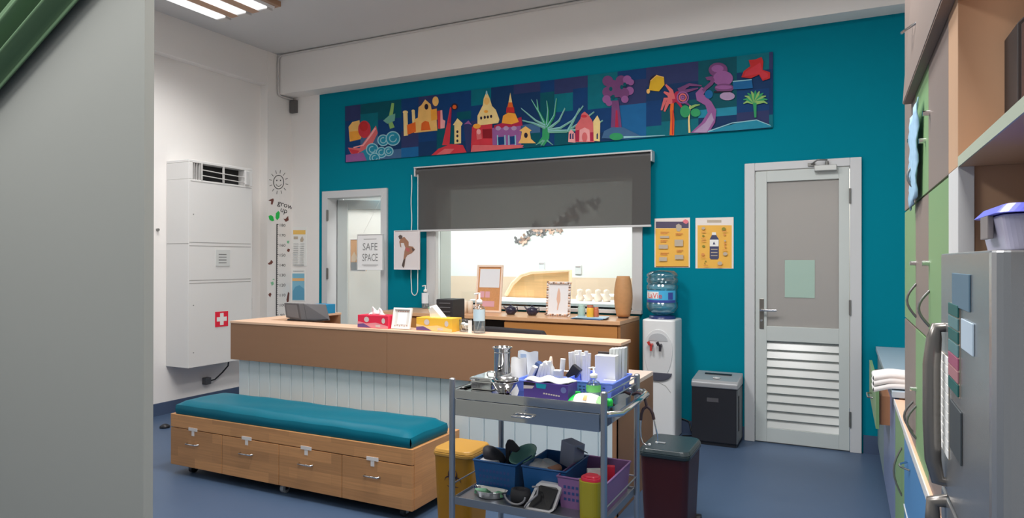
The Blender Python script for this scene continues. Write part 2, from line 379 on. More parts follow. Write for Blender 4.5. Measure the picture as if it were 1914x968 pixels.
co = struct('door_closer', cl, m('closer_silver', (160, 162, 160), 1.5, 0.3, 0.7), 0.004, parent=lf)
xm = (c0.x+c1.x)/2
struct('closer_arm', MB().tube([(xm+0.01, y0-0.03, c0.z+0.018), (xm+0.01, y0-0.03, c0.z+0.045)], 0.012, 10).tube([(xm+0.01, y0-0.03, c0.z+0.055), (xm-0.05, y0-0.10, c0.z+0.05), (c0.x-0.02, D-0.045, c0.z+0.03)], 0.006, 8).box(c0.x-0.045, c0.x+0.005, D-0.05, D-0.036, c0.z+0.018, c0.z+0.04), GREYM, parent=co)

# ================================================================== CEILING AND UPPER WALL
# recessed-look surface light with three reflector troughs
def ceiling_lamp(cx, cy, label):
    t = thing('ceiling_light', label, 'ceiling light', (cx, cy, ZC), 'ceiling lights with three tubes')
    w2, l2 = 0.36, 0.66
    hb = MB().box(cx-w2, cx+w2, cy-l2, cy+l2, ZC-0.045, ZC)
    part('housing', hb, m('lamp_housing', (140, 108, 84), 1.5, 0.35), t, 0.004)
    for i in (-1, 1):
        x = cx+i*0.1225
        part('copper_strip', MB().box(x-0.045, x+0.045, cy-l2+0.03, cy+l2-0.05, ZC-0.072, ZC-0.046), m('strip_copper', (150, 118, 96), 1.9, 0.4), t, 0.002)
    for i in (-1, 0, 1):
        x = cx+i*0.245
        rf = MB().prism([(x-0.062, cy-l2+0.03, ZC-0.066), (x+0.062, cy-l2+0.03, ZC-0.066), (x+0.075, cy-l2+0.03, ZC-0.046), (x-0.075, cy-l2+0.03, ZC-0.046)], (0, 2*l2-0.06, 0))
        rr = part('reflector', rf, m('reflector_white', (225, 225, 225), 1.2, 0.3), t)
        part('tube', MB().box(x-0.06, x+0.06, cy-l2+0.06, cy+l2-0.10, ZC-0.078, ZC-0.0665), m('tube_glow', (255, 252, 245), 1.0, 0.5, emit=0.85), rr, 0.004)
        part('end_cap', MB().box(x-0.055, x+0.055, cy+l2-0.10, cy+l2-0.035, ZC-0.085, ZC-0.066), m('cap_grey', (190, 188, 186), 1.3, 0.4), rr, 0.004)
ceiling_lamp(-4.62, 3.56, 'three-tube ceiling light with copper strips near the left wall')
# conduit
cnd = MB(); zc = ZC-0.016; yb = 5.303-0.014
pts = [(-0.9, yb, zc), (-2.5, yb, zc), (XC+0.06, yb, zc), (XC+0.025, yb, zc-0.02), (XC+0.016, yb, zc-0.06), (XC+0.016, yb, 3.19), (XC+0.016, yb+0.004, 3.15), (XC+0.016, yb+0.03, 3.135), (XC+0.016, D-0.06, 3.134), (XC+0.03, D-0.02, 3.13)]
solo('conduit_pipe', cnd.tube(pts, 0.011, 10), m('conduit_grey', (185, 182, 180), 1.3, 0.5), 'thin white conduit bending down the end of the ceiling beam', 'pipe')
q0 = onY(546, 189, D); q1 = onY(557, 211, D)
t = thing('junction_box', 'small dark grey box on the wall under the conduit end', 'junction box', (q0.x, D, q1.z))
part('box_body', MB().box(q0.x, q1.x, D-0.04, D, q1.z, q0.z), m('dark_grey_box', (85, 82, 82), 1.4, 0.5), t, 0.003)
part('box_lid', MB().box(q0.x+0.006, q1.x-0.006, D-0.046, D-0.04, q1.z+0.01, q0.z-0.01), m('dark_grey_box', (85, 82, 82)), t, 0.002)

# mural -------------------------------------------------------------
MY = D-0.018
PAL = {'navy': (12, 52, 98), 'deep': (14, 46, 84), 'teal': (0, 92, 105), 'dteal': (0, 70, 82), 'violet': (40, 48, 86), 'blue': (20, 84, 132), 'sea': (30, 118, 142),
       'steel': (56, 88, 122), 'sand': (205, 160, 92), 'cream': (205, 180, 122), 'gold': (208, 140, 52), 'orange': (196, 88, 34), 'red': (176, 48, 58), 'crim': (150, 34, 62),
       'rose': (186, 90, 92), 'pink': (205, 140, 140), 'mauve': (128, 78, 128), 'plum': (100, 58, 100), 'green': (44, 132, 84), 'lime': (120, 158, 90), 'mint': (96, 148, 130), 'foam': (124, 168, 178),
       'dark': (36, 28, 44), 'yellow': (190, 150, 36), 'lilac': (150, 128, 158), 'dred': (120, 24, 34), 'scar': (165, 38, 40)}
def pm(n): return m('mural_'+n, PAL[n], 1.4, 0.6, spec=0.15, var=0.14, scale=14)
a = onY(647, 200, D); b = onY(1445, 97, D); x0, x1 = a.x, b.x; z1, z0 = 2.985, 2.405
mu = thing('mural_painting', 'long colourful painted mural of temples, trees and butterflies high on the teal wall', 'mural', ((x0+x1)/2, D, z0))
part('canvas', MB().box(x0, x1, D-0.016, D-0.001, z0, z1), m('mural_edge', (20, 60, 90)), mu, 0.002)
bgm = MB(); random.seed(11)
xs = [x0]
while xs[-1] < x1-0.2: xs.append(xs[-1]+random.uniform(0.12, 0.3))
xs.append(x1)
names = ['navy', 'deep', 'teal', 'dteal', 'violet', 'blue', 'navy', 'steel', 'dteal', 'sea']
for i in range(len(xs)-1):
    zs = [z1, z1-random.uniform(0.08, 0.2), z1-random.uniform(0.26, 0.4), z1-random.uniform(0.44, 0.52), z0]
    for j in range(4):
        pool = names[:5]+['navy'] if j < 2 else names
        bgm.use(pm(random.choice(pool)))
        bgm.poly([(xs[i], MY+0.001, zs[j+1]), (xs[i+1], MY+0.001, zs[j+1]), (xs[i+1], MY+0.001, zs[j]), (xs[i], MY+0.001, zs[j])])
lay = [0]
def shp(kind, pts, col):
    ox, oy = (640, 90) if kind == 1 else (1040, 80)
    lay[0] += 1; y = MY-0.00006*lay[0]
    P = [onY(ox+p[0]/4.4, oy+p[1]/4.4, D) for p in pts]
    bgm.use(pm(col)); bgm.poly([(p.x, y, min(z1, max(z0, p.z))) for p in P])
def circ(kind, cx, cy, r, col, ry=None, n=18):
    ry = ry or r; shp(kind, [(cx+r*math.cos(2*math.pi*i/n), cy+ry*math.sin(2*math.pi*i/n)) for i in range(n)], col)
def stroke(kind, pts, w0, w1, col):
    L = []; R = []; n = len(pts)
    for i, p in enumerate(pts):
        q0 = pts[max(i-1, 0)]; q1 = pts[min(i+1, n-1)]; dx, dy = q1[0]-q0[0], q1[1]-q0[1]; l = math.hypot(dx, dy) or 1
        wd = (w0+(w1-w0)*i/(n-1))/2; L.append((p[0]-dy/l*wd, p[1]+dx/l*wd)); R.append((p[0]+dy/l*wd, p[1]-dx/l*wd))
    shp(kind, L+R[::-1], col)
def ring(kind, cx, cy, r, w, col, a0=0, a1=360):
    n = 20; A = [math.radians(a0+(a1-a0)*i/n) for i in range(n+1)]
    stroke(kind, [(cx+r*math.cos(x), cy+r*math.sin(x)) for x in A], w, w, col)
# junk, moon and curling waves
shp(1, [(60, 650), (90, 610), (150, 595), (165, 740), (70, 770)], 'sand'); shp(1, [(65, 690), (150, 680), (160, 750), (75, 770)], 'gold')
circ(1, 190, 670, 52, 'red', 72); circ(1, 185, 645, 34, 'scar', 40); shp(1, [(55, 820), (150, 825), (240, 700), (285, 640), (300, 700), (250, 800), (120, 880), (80, 870)], 'rose')
shp(1, [(60, 830), (150, 845), (120, 880), (85, 868)], 'red'); stroke(1, [(100, 820), (180, 800), (240, 720), (280, 660)], 10, 16, 'pink')
for (x, y, r) in ((255, 835, 48), (330, 860, 42), (345, 760, 44), (425, 745, 56), (275, 905, 40), (390, 850, 36)):
    circ(1, x, y, r, 'sea'); ring(1, x, y, r, 9, 'foam'); ring(1, x, y, r*0.5, 8, 'foam', 0, 290)
shp(1, [(40, 880), (180, 860), (210, 930), (40, 945)], 'mauve')
# merlion
stroke(1, [(425, 455), (415, 520), (400, 600), (420, 660)], 22, 40, 'lime'); shp(1, [(345, 600), (390, 560), (445, 540), (440, 600), (380, 625)], 'mint')
# cathedral front
shp(1, [(510, 540), (545, 540), (550, 720), (515, 725)], 'cream'); shp(1, [(580, 530), (605, 525), (610, 620), (585, 625)], 'cream')
shp(1, [(600, 700), (600, 590), (630, 575), (635, 490), (660, 470), (690, 425), (735, 465), (745, 520), (780, 510), (790, 680)], 'sand')
shp(1, [(540, 635), (610, 610), (615, 690), (545, 715)], 'orange'); circ(1, 700, 485, 16, 'dark', 24); shp(1, [(655, 680), (660, 620), (690, 600), (720, 610), (735, 675)], 'orange')
shp(1, [(735, 510), (785, 500), (790, 590), (740, 600)], 'gold'); circ(1, 775, 440, 26, 'sand', 40); circ(1, 528, 530, 22, 'cream', 14); circ(1, 592, 520, 14, 'cream', 12)
shp(1, [(790, 520), (815, 515), (820, 665), (795, 665)], 'red'); shp(1, [(815, 515), (830, 512), (835, 590), (855, 600), (850, 660), (815, 665)], 'pink')
# red tower with a star and its mound
shp(1, [(870, 620), (895, 490), (905, 490), (900, 640), (890, 800), (830, 800)], 'red'); circ(1, 933, 485, 28, 'dark'); circ(1, 931, 487, 17, 'orange'); stroke(1, [(905, 500), (890, 620)], 6, 22, 'crim')
shp(1, [(740, 890), (800, 830), (900, 790), (1000, 800), (1030, 865)], 'red'); shp(1, [(780, 880), (850, 830), (930, 830), (890, 878)], 'rose')
shp(1, [(930, 620), (985, 615), (985, 785), (930, 790)], 'cream'); shp(1, [(918, 635), (955, 580), (998, 620), (990, 640)], 'cream')
for y in (690, 725, 765): circ(1, 955, y, 9, 'dark', 12)
shp(1, [(1005, 620), (1045, 600), (1080, 640), (1060, 860), (1030, 860)], 'violet'); shp(1, [(1010, 630), (1045, 598), (1075, 635), (1045, 625)], 'mauve')
# pagoda and red palace
shp(1, [(1075, 650), (1240, 620), (1250, 840), (1065, 860)], 'red'); shp(1, [(1160, 670), (1240, 665), (1240, 745), (1165, 745)], 'dred'); shp(1, [(1110, 700), (1150, 695), (1155, 750), (1115, 755)], 'rose')
shp(1, [(1120, 640), (1120, 560), (1150, 500), (1165, 470), (1170, 420), (1195, 360), (1220, 415), (1240, 480), (1270, 510), (1300, 590), (1290, 620)], 'cream')
for x, y in ((1150, 578), (1180, 572), (1205, 570), (1232, 565)): circ(1, x, y, 9, 'dark', 13)
circ(1, 1190, 525, 17, 'gold', 12); circ(1, 1195, 440, 22, 'sand', 30); circ(1, 1195, 372, 7, 'foam', 18); circ(1, 1115, 645, 32, 'gold', 20); circ(1, 1130, 690, 18, 'pink', 22)
shp(1, [(1240, 660), (1475, 620), (1480, 800), (1500, 830), (1245, 840)], 'mauve'); shp(1, [(1255, 640), (1480, 570), (1490, 640), (1260, 665)], 'crim')
for x in (1280, 1340, 1372, 1425): shp(1, [(x, 720), (x+10, 718), (x+12, 800), (x+2, 802)], 'foam')
shp(1, [(1288, 735), (1338, 730), (1342, 795), (1292, 800)], 'navy'); shp(1, [(1385, 730), (1424, 725), (1428, 790), (1388, 795)], 'navy')
for x in (1290, 1355, 1420): circ(1, x, 662, 22, 'lilac', 18)
shp(1, [(1320, 620), (1330, 560), (1370, 535), (1430, 540), (1460, 610), (1400, 630)], 'gold'); shp(1, [(1355, 535), (1375, 450), (1390, 370), (1405, 450), (1425, 535)], 'orange'); shp(1, [(1375, 450), (1390, 370), (1405, 450)], 'cream')
shp(1, [(1355, 535), (1360, 490), (1420, 490), (1425, 535)], 'scar'); shp(1, [(1065, 860), (1080, 800), (1500, 800), (1480, 830)], 'rose')
# pavilion
shp(1, [(1455, 785), (1475, 750), (1485, 690), (1465, 680), (1515, 645), (1565, 680), (1550, 690), (1560, 750), (1600, 785)], 'sand'); circ(1, 1518, 720, 15, 'dark', 22)
# green tree
stroke(1, [(1640, 800), (1680, 740), (1685, 640)], 60, 60, 'green')
for P in ([(1685, 660), (1640, 560), (1565, 430)], [(1680, 640), (1600, 600), (1480, 500)], [(1690, 640), (1700, 520), (1690, 440)], [(1690, 660), (1750, 560), (1770, 420)],
          [(1700, 670), (1790, 600), (1840, 500)], [(1680, 660), (1580, 620), (1490, 600)], [(1670, 620), (1620, 520), (1610, 430)], [(1700, 680), (1800, 660), (1900, 600), (1990, 480)],
          [(1720, 690), (1850, 690), (1960, 620), (2080, 530)], [(1700, 690), (1900, 680), (2060, 660), (2150, 600)], [(1860, 690), (1910, 600), (1960, 500)]):
    stroke(1, P, 26, 7, 'green' if P[1][1] < 590 else 'mint')
    stroke(1, [(p[0]-3, p[1]-5) for p in P], 7, 3, 'foam')
for P in ([(1660, 760), (1600, 800)], [(1670, 760), (1640, 810)], [(1690, 760), (1740, 800)]): stroke(1, P, 14, 4, 'mint')
# pink pavilion
shp(2, [(165, 820), (165, 690), (205, 630), (215, 590), (240, 570), (270, 595), (300, 640), (320, 690), (320, 820)], 'rose'); shp(2, [(105, 820), (110, 740), (130, 715), (160, 750), (165, 825)], 'pink')
shp(2, [(315, 810), (310, 650), (345, 600), (368, 650), (365, 815)], 'cream'); shp(2, [(195, 815), (200, 720), (240, 700), (280, 720), (285, 815)], 'pink'); circ(2, 240, 780, 22, 'rose', 40)
for x in (125, 145, 345): shp(2, [(x-7, 795), (x-7, 755), (x+5, 745), (x+5, 795)], 'violet')
circ(2, 235, 608, 26, 'red', 12); shp(2, [(165, 725), (195, 720), (195, 815), (165, 815)], 'crim'); shp(2, [(285, 740), (312, 740), (312, 812), (285, 812)], 'crim')
# plum tree
stroke(2, [(500, 720), (497, 600), (490, 480)], 90, 56, 'plum'); stroke(2, [(505, 720), (502, 560)], 30, 14, 'crim')
for (x, y, r) in ((430, 320, 44), (470, 360, 50), (540, 320, 46), (590, 310, 36), (610, 400, 34), (430, 410, 44), (560, 420, 46), (420, 470, 34), (570, 470, 30), (500, 400, 55), (620, 330, 26), (440, 500, 26)): circ(2, x, y, r, 'plum' if r > 40 else 'mauve')
for (x, y) in ((455, 385), (545, 370), (475, 450), (570, 350)): circ(2, x, y, 14, 'dteal', 18)
shp(2, [(380, 790), (400, 730), (460, 700), (560, 700), (700, 770), (560, 795)], 'steel'); circ(2, 500, 775, 56, 'green', 30); stroke(2, [(560, 780), (720, 775), (900, 765)], 18, 4, 'foam')
# turtle, palms, path
circ(2, 830, 335, 62, 'dark', 66); shp(2, [(765, 395), (780, 320), (830, 270), (890, 290), (895, 350), (850, 405)], 'yellow'); circ(2, 762, 405, 14, 'sand', 20); stroke(2, [(780, 320), (830, 275), (890, 290)], 7, 7, 'sand')
stroke(2, [(955, 765), (960, 640), (955, 560), (960, 480)], 36, 26, 'orange'); stroke(2, [(962, 760), (966, 560)], 12, 10, 'scar')
for P in ([(960, 480), (900, 470), (870, 560)], [(960, 480), (930, 430), (890, 410)], [(960, 480), (1000, 420), (1040, 400)], [(960, 480), (920, 500), (895, 570)], [(960, 480), (1000, 480), (1040, 540)], [(960, 470), (950, 400), (905, 350)]): stroke(2, P, 50, 14, 'rose' if P[1][0] < 955 else 'crim')
for P in ([(1010, 400), (1100, 350), (1200, 360)], [(1010, 410), (1090, 400), (1170, 380)], [(1020, 450), (1060, 490), (1100, 520)]): stroke(2, P, 40, 10, 'plum')
for r in (45, 28, 12): ring(2, 1045, 455, r, 11, 'mauve' if r != 28 else 'rose')
stroke(2, [(1100, 745), (1095, 640), (1105, 520)], 16, 10, 'cream'); circ(2, 1065, 570, 42, 'green', 50); circ(2, 1150, 580, 40, 'green', 34); stroke(2, [(1105, 540), (1150, 520), (1185, 515)], 26, 8, 'lime')
shp(2, [(1110, 745), (1200, 660), (1250, 580), (1230, 520), (1160, 480), (1150, 420), (1200, 370), (1240, 390), (1215, 430), (1280, 490), (1320, 560), (1310, 660), (1260, 745)], 'mauve'); shp(2, [(1130, 742), (1230, 660), (1280, 580), (1300, 640), (1240, 742)], 'lilac')
circ(2, 1258, 430, 34, 'blue', 36); stroke(2, [(1210, 400), (1280, 340), (1300, 300)], 26, 34, 'plum')
# rock with offerings
circ(2, 1335, 230, 78, 'plum', 60); circ(2, 1375, 300, 82, 'mauve', 62); circ(2, 1330, 220, 50, 'mauve', 30); shp(2, [(1230, 290), (1290, 280), (1310, 320), (1245, 315)], 'plum')
circ(2, 1385, 378, 78, 'plum', 36); circ(2, 1380, 372, 70, 'mauve', 16); circ(2, 1410, 445, 62, 'lilac', 34); stroke(2, [(1300, 410), (1450, 408)], 14, 10, 'dark')
shp(2, [(1455, 330), (1610, 310), (1620, 380), (1460, 390)], 'blue'); stroke(2, [(1455, 325), (1610, 310)], 8, 8, 'foam')
# red butterfly and green palm
shp(2, [(1525, 290), (1545, 240), (1600, 200), (1585, 150), (1640, 145), (1690, 125), (1705, 160), (1700, 230), (1760, 250), (1760, 300), (1700, 320), (1670, 270), (1600, 300)], 'scar'); shp(2, [(1545, 285), (1560, 245), (1680, 170), (1695, 235), (1745, 262), (1740, 290), (1700, 305), (1672, 262)], 'red')
for i in range(11):
    an = math.radians(180+i*20-10); stroke(2, [(1640, 500), (1640+70*math.cos(an), 480+60*math.sin(an)), (1640+100*math.cos(an), 490+90*math.sin(an))], 30, 8, 'green' if i % 2 else 'lime')
stroke(2, [(1640, 620), (1635, 500)], 16, 30, 'green'); shp(2, [(1240, 742), (1400, 690), (1550, 650), (1650, 640), (1770, 690), (1770, 700), (1500, 725)], 'sea'); stroke(2, [(1250, 735), (1450, 665), (1650, 640), (1765, 685)], 9, 6, 'foam')
part('painted_scene', bgm, None, mu)

# roller blind
bt = onY(776, 316, D-0.08); br_ = onY(1219, 280, D-0.08)
bl = thing('roller_blind', 'dark grey see-through roller blind half lowered over the window', 'blind', ((bt.x+br_.x)/2, D, 1.67))
X0, X1 = -3.73, -1.405
part('head_rail', MB().box(X0, X1, D-0.10, D-0.001, 2.278, 2.29), FRAMEW, bl, 0.002)
part('roller', MB().cyl((X0+0.015, D-0.05, 2.245), (X1-0.012, D-0.05, 2.245), 0.034, n=20), m('roller_fabric', (70, 70, 72), 1.3, 0.5), bl)
part('end_bracket', MB().box(X0, X0+0.012, D-0.095, D-0.001, 2.2, 2.278), FRAMEW, bl, 0.002)
part('end_bracket', MB().box(X1-0.01, X1, D-0.095, D-0.001, 2.2, 2.278), FRAMEW, bl, 0.002)
FAB = m('blind_fabric', (84, 83, 82), 1.05, 0.8, trans=0.2)
FAB.node_tree.nodes['Transparent BSDF'].inputs[0].default_value = (1, 0.98, 0.96, 1)
part('blind_fabric', MB().box(X0+0.05, X1-0.012, D-0.084, D-0.083, 1.68, 2.25), FAB, bl)
part('bottom_bar', MB().box(X0+0.045, X1-0.008, D-0.092, D-0.075, 1.665, 1.683), FRAMEW, bl, 0.003)
ch = MB(); xa = onY(769, 450, D-0.07).x; xb_ = onY(781, 450, D-0.07).x
loop = [(xa, D-0.07, 2.22), (xa, D-0.07, 1.2)]
zc = onY(775, 552, D-0.07).z
pts = [(xa, D-0.07, 2.22)]+[(xa+(0.004*math.sin(i)), D-0.07, 2.22-(2.22-zc-0.06)*i/20) for i in range(1, 21)]
pts += [((xa+xb_)/2+(xa-xb_)/2*math.cos(a_), D-0.07, zc+0.06-0.06*math.sin(a_)) for a_ in [math.pi*i/8 for i in range(1, 8)]]
pts += [(xb_, D-0.07, zc+0.06+(2.22-zc-0.06)*i/20) for i in range(0, 21)]
part('pull_chain', ch.tube(pts, 0.0045, 6), m('chain_white', (200, 205, 205), 1.4, 0.4), bl)

# ================================================================== PICTURES AND NOTICES
def plY(y): return lambda px, py, k=0: (lambda p: (p.x, y-0.0007*k, p.z))(onY(px, py, y))
def art(name, parent, fn, polys, label=None):
    mb = MB()
    for k, (mat, pts) in enumerate(polys):
        mb.use(mat); mb.poly([fn(px, py, k+1) for px, py in pts])
    return part(name, mb, None, parent, label=label)
def rect(x0, y0, x1, y1, y0r=None, y1r=None): return [(x0, y0), (x1, y0 if y0r is None else y0r), (x1, y1 if y1r is None else y1r), (x0, y1)]
def picture(name, label, cat, pxs, y, thick=0.012, frame=None, base=None, bw=0.012, wally=None, group=None):
    a = onY(pxs[0], pxs[1], y); b = onY(pxs[2], pxs[3], y)
    t = thing(name, label, cat, ((a.x+b.x)/2, y, b.z), group)
    part('sheet' if frame is None else 'picture_sheet', MB().box(a.x, b.x, y, y+thick, b.z, a.z), base or PAPERW, t)
    if frame:
        f = MB().box(a.x, a.x+bw, y-0.008, y, b.z, a.z).box(b.x-bw, b.x, y-0.008, y, b.z, a.z).box(a.x+bw, b.x-bw, y-0.008, y, a.z-bw, a.z).box(a.x+bw, b.x-bw, y-0.008, y, b.z, b.z+bw)
        part('picture_frame', f, frame, t, 0.002)
    return t, a, b
# dancer
SKIN = m('print_brown', (132, 96, 76), 1.6, 0.7); SKD = m('print_dark', (74, 62, 58), 1.5, 0.7); SKR = m('print_red', (150, 80, 78), 1.6, 0.7)
t, a, b = picture('dancer_picture', 'framed print of a bending figure on one leg beside the blind', 'picture', (737, 431, 784, 504), D-0.11, 0.012, m('pale_frame', (205, 203, 206), 1.4), m('pale_print', (188, 183, 184), 1.5), 0.006)
part('mount_block', MB().box(a.x+0.06, b.x-0.12, D-0.098, D-0.001, b.z+0.12, a.z-0.12), FRAMEW, t)
fn = plY(D-0.1105); Z = lambda P: [(590+x/4.4, 420+y/4.4) for x, y in P]
art('figure_print', t, fn, [(SKIN, Z([(700, 110), (730, 100), (765, 140), (765, 175), (800, 180), (818, 205), (790, 235), (755, 250), (740, 275), (730, 340), (722, 355), (712, 335), (722, 290), (730, 220), (738, 190), (725, 150), (700, 150), (705, 188), (695, 180), (688, 140)])),
    (SKD, Z([(680, 95), (695, 82), (715, 92), (712, 112), (690, 120)])), (SKR, Z([(740, 185), (775, 195), (770, 225), (745, 215)])), (SKD, Z([(722, 290), (740, 275), (730, 340), (722, 355), (710, 335)])), (SKD, Z([(790, 185), (818, 205), (800, 220)]))])
# SAFE SPACE sign (hung on the door frame) and the print behind it
INK = m('grey_ink', (120, 120, 120), 1.4, 0.7)
t, a, b = picture('safe_space_sign', 'white board lettered SAFE SPACE in grey at the open doorway', 'sign', (668, 438, 716, 505), 5.40, 0.015, m('silver_frame', (190, 192, 192), 1.4), m('sign_white', (214, 214, 210), 1.4), 0.006)
cx_ = (a.x+b.x)/2; zz = a.z-(a.z-b.z)*0.36; z2 = a.z-(a.z-b.z)*0.66
tm = text_mb('SAFE', 0.105, lambda u, v: (cx_+u, 5.3985, zz+v), None, INK, 0.86); text_mb('SPACE', 0.105, lambda u, v: (cx_+u, 5.3985, z2+v), tm, INK, 0.66)
tm.box(cx_-0.08, cx_+0.08, 5.3983, 5.3986, a.z-0.052, a.z-0.048).box(cx_-0.10, cx_+0.10, 5.3983, 5.3986, b.z+0.05, b.z+0.054).box(cx_-0.08, cx_+0.08, 5.3983, 5.3986, b.z+0.04, b.z+0.043)
part('lettering', tm, None, t)
part('hanging_cord', MB().tube([(cx_-0.1, 5.41, a.z), (cx_+0.12, 5.44, 2.03), (cx_+0.12, 5.47, 2.075)], 0.0015, 5), PAPERW, t)
t, a, b = picture('orange_print', 'small orange and grey print seen behind the lettered board', 'picture', (655, 447, 684, 507), 5.60, 0.01, m('print_edge', (200, 200, 198)), m('print_orange', (226, 168, 128), 1.4), 0.006)
art('print_lower', t, plY(5.599), [(m('print_grey', (140, 146, 148), 1.4), rect(656, 490, 683, 506)), (m('print_cream', (230, 205, 180), 1.2), [(657, 480), (662, 470), (668, 482), (664, 489), (657, 489)])])
# yellow posters
POSY = m('poster_yellow', (196, 150, 62), 1.6, 0.6, var=0.05); POSW = m('poster_border', (205, 198, 192), 1.4); BAR = m('poster_bar', (70, 62, 84), 1.5); PG = m('poster_grey', (160, 148, 132), 1.5); PINKP = m('poster_pink', (190, 100, 110), 1.6)
OR = m('poster_orange', (180, 118, 60), 1.6); GRP = m('poster_green', (112, 110, 38), 1.6)
Z8 = lambda P: [(1220+x/8.8, 400+y/8.8) for x, y in P]
t, a, b = picture('information_poster', 'yellow poster with dark heading bar, left of the pair by the door', 'poster', (1223.5, 408.5, 1289.5, 500), D-0.004, 0.004, None, POSW, group=None)
pl = [(POSY, Z8(rect(45, 235, 592, 862))), (BAR, Z8(rect(52, 125, 592, 230))), (m('poster_brown', (96, 60, 30)), Z8(rect(52, 858, 592, 872))), (PINKP, Z8([(490, 115), (540, 85), (588, 110), (585, 140), (550, 165), (510, 145)])), (PG, Z8([(385, 180), (430, 160), (475, 190), (478, 240), (440, 290), (400, 280), (385, 230)]))]
for (x, y, w_, h_) in ((130, 290, 140, 45), (130, 430, 120, 40), (130, 635, 140, 40), (380, 315, 120, 50), (395, 590, 110, 40)):
    for q in range(2): pl.append((OR, Z8(rect(x, y+q*24, x+w_-q*25, y+q*24+11))))
for (x, y, w_, h_) in ((125, 360, 150, 35), (105, 505, 150, 65), (110, 710, 130, 65), (365, 420, 140, 110), (370, 670, 140, 75)): pl.append((PG, Z8(rect(x, y, x+w_, y+h_))))
art('poster_print', t, plY(D-0.0042), pl)
t, a, b = picture('bottle_poster', 'yellow poster of a dark blue medicine bottle nearest the louvred door', 'poster', (1300, 407.5, 1371, 502), D-0.004, 0.004, None, POSW)
NV = m('bottle_navy', (52, 56, 86), 1.5)
pl = [(POSY, Z8(rect(738, 185, 1300, 888))), (PG, Z8(rect(895, 98, 1130, 140))), (NV, Z8([(940, 415), (975, 345), (1045, 345), (1088, 415)])), (PAPERW, Z8([(975, 345), (978, 300), (1040, 300), (1045, 345)])), (NV, Z8([(940, 415), (1088, 415), (1088, 720), (1070, 745), (955, 745), (938, 720)])),
      (PAPERW, Z8(rect(940, 420, 1086, 532))), (NV, Z8([(1000, 470), (1010, 452), (1022, 480), (1035, 500), (990, 502)]))]
for y in (580, 632, 682): pl.append((PG, Z8(rect(960, y-7, 1068, y+7))))
for (x, y, r, c) in ((835, 360, 20, GRP), (840, 530, 26, GRP), (830, 665, 30, OR), (875, 775, 14, GRP), (860, 808, 11, GRP), (1172, 245, 34, GRP), (1187, 340, 20, OR), (1195, 488, 20, OR), (1197, 540, 18, OR), (1197, 655, 38, PG), (838, 235, 30, PG), (1195, 440, 18, PG), (1110, 810, 40, PG)):
    pl.append((c, Z8([(x+r*math.cos(q*math.pi/5), y+r*0.8*math.sin(q*math.pi/5)) for q in range(10)])))
for (x, y) in ((805, 290), (805, 400), (805, 440), (800, 705), (1150, 280), (1155, 585), (845, 840), (1070, 850)): pl.append((OR, Z8(rect(x, y, x+75, y+12))))
art('poster_print', t, plY(D-0.0042), pl)
# notices on the white wall strip
t, a, b = picture('notice_sheet', 'white price-list style notice with orange header, upper one beside the column', 'notice', (547, 425, 573, 497), D-0.004, 0.004)
pl = [(m('notice_orange', (225, 170, 90), 1.4), rect(548, 430, 571, 438)), (PG, rect(549, 442, 557, 447)), (PG, [(561, 448), (565, 441), (568, 448), (566, 452), (562, 452)])]
for y in range(455, 493, 4): pl.append((m('notice_line', (170, 172, 172), 1.4), rect(549, y, 558, y+1.3))); pl.append((m('notice_line', (0, 0, 0)), rect(562, y, 569, y+1.3)))
pl.append((m('notice_ink', (110, 110, 110)), rect(549, 495, 570, 496)))
art('notice_print', t, plY(D-0.0042), pl)
t, a, b = picture('blue_leaflet', 'blue leaflet with orange band, lower one beside the column', 'notice', (546, 503, 570, 563), D-0.004, 0.004)
art('leaflet_print', t, plY(D-0.0042), [(m('leaflet_blue', (110, 160, 180), 1.5), rect(546.5, 511, 569, 561)), (m('leaflet_deep', (80, 138, 165), 1.5), [(547, 545), (552, 536), (560, 533), (569, 540), (569, 560), (547, 560)]), (m('leaflet_orange', (205, 160, 110), 1.5), rect(546.5, 520, 569, 525)), (m('notice_line', (0, 0, 0)), rect(548, 506, 568, 507.5))])

# growth chart on the side of the column
GC = thing('growth_chart', 'black growth ruler sticker with smiling sun and leaves on the white column', 'wall sticker', (XC, 5.31, 0.8))
def gp(x, y, k=0.0): p = onX(490+x/3.225, 300+y/3.225, XC); return (XC+0.0012+0.0004*k, p.y, p.z)
def gstroke(mb, pts, wd, k=0, closed=False):
    n = len(pts)
    for i in range(n if closed else n-1):
        a, b = pts[i], pts[(i+1) % n]; dx, dy = b[0]-a[0], b[1]-a[1]; l = math.hypot(dx, dy) or 1; u, v = -dy/l*wd/2, dx/l*wd/2
        mb.poly([gp(a[0]+u, a[1]+v, k), gp(b[0]+u, b[1]+v, k), gp(b[0]-u, b[1]-v, k), gp(a[0]-u, a[1]-v, k)])
BI = m('sticker_black', (34, 32, 34), 1.2, 0.6); LG = m('sticker_green', (20, 170, 70), 1.4, 0.6); BR = m('sticker_brown', (96, 52, 44), 1.5, 0.6)
s_ = MB(); C_ = (99, 130)
gstroke(s_, [(C_[0]+31*math.cos(i*math.pi/12), C_[1]+41*math.sin(i*math.pi/12)) for i in range(24)], 4, 0, True)
for i in range(12):
    a_ = i*math.pi/6+0.2; gstroke(s_, [(C_[0]+42*math.cos(a_), C_[1]+53*math.sin(a_)), (C_[0]+58*math.cos(a_), C_[1]+74*math.sin(a_))], 3)
gstroke(s_, [(C_[0]+17*math.cos(a_), C_[1]+4+22*math.sin(a_)) for a_ in [math.pi*i/8 for i in range(1, 8)]], 3)
for dx in (-11, 11): gstroke(s_, [(C_[0]+dx, C_[1]-14), (C_[0]+dx, C_[1]-6)], 6)
part('smiling_sun', s_, BI, GC)
s_ = MB(); gstroke(s_, [(89, 382), (85, 935)], 6)
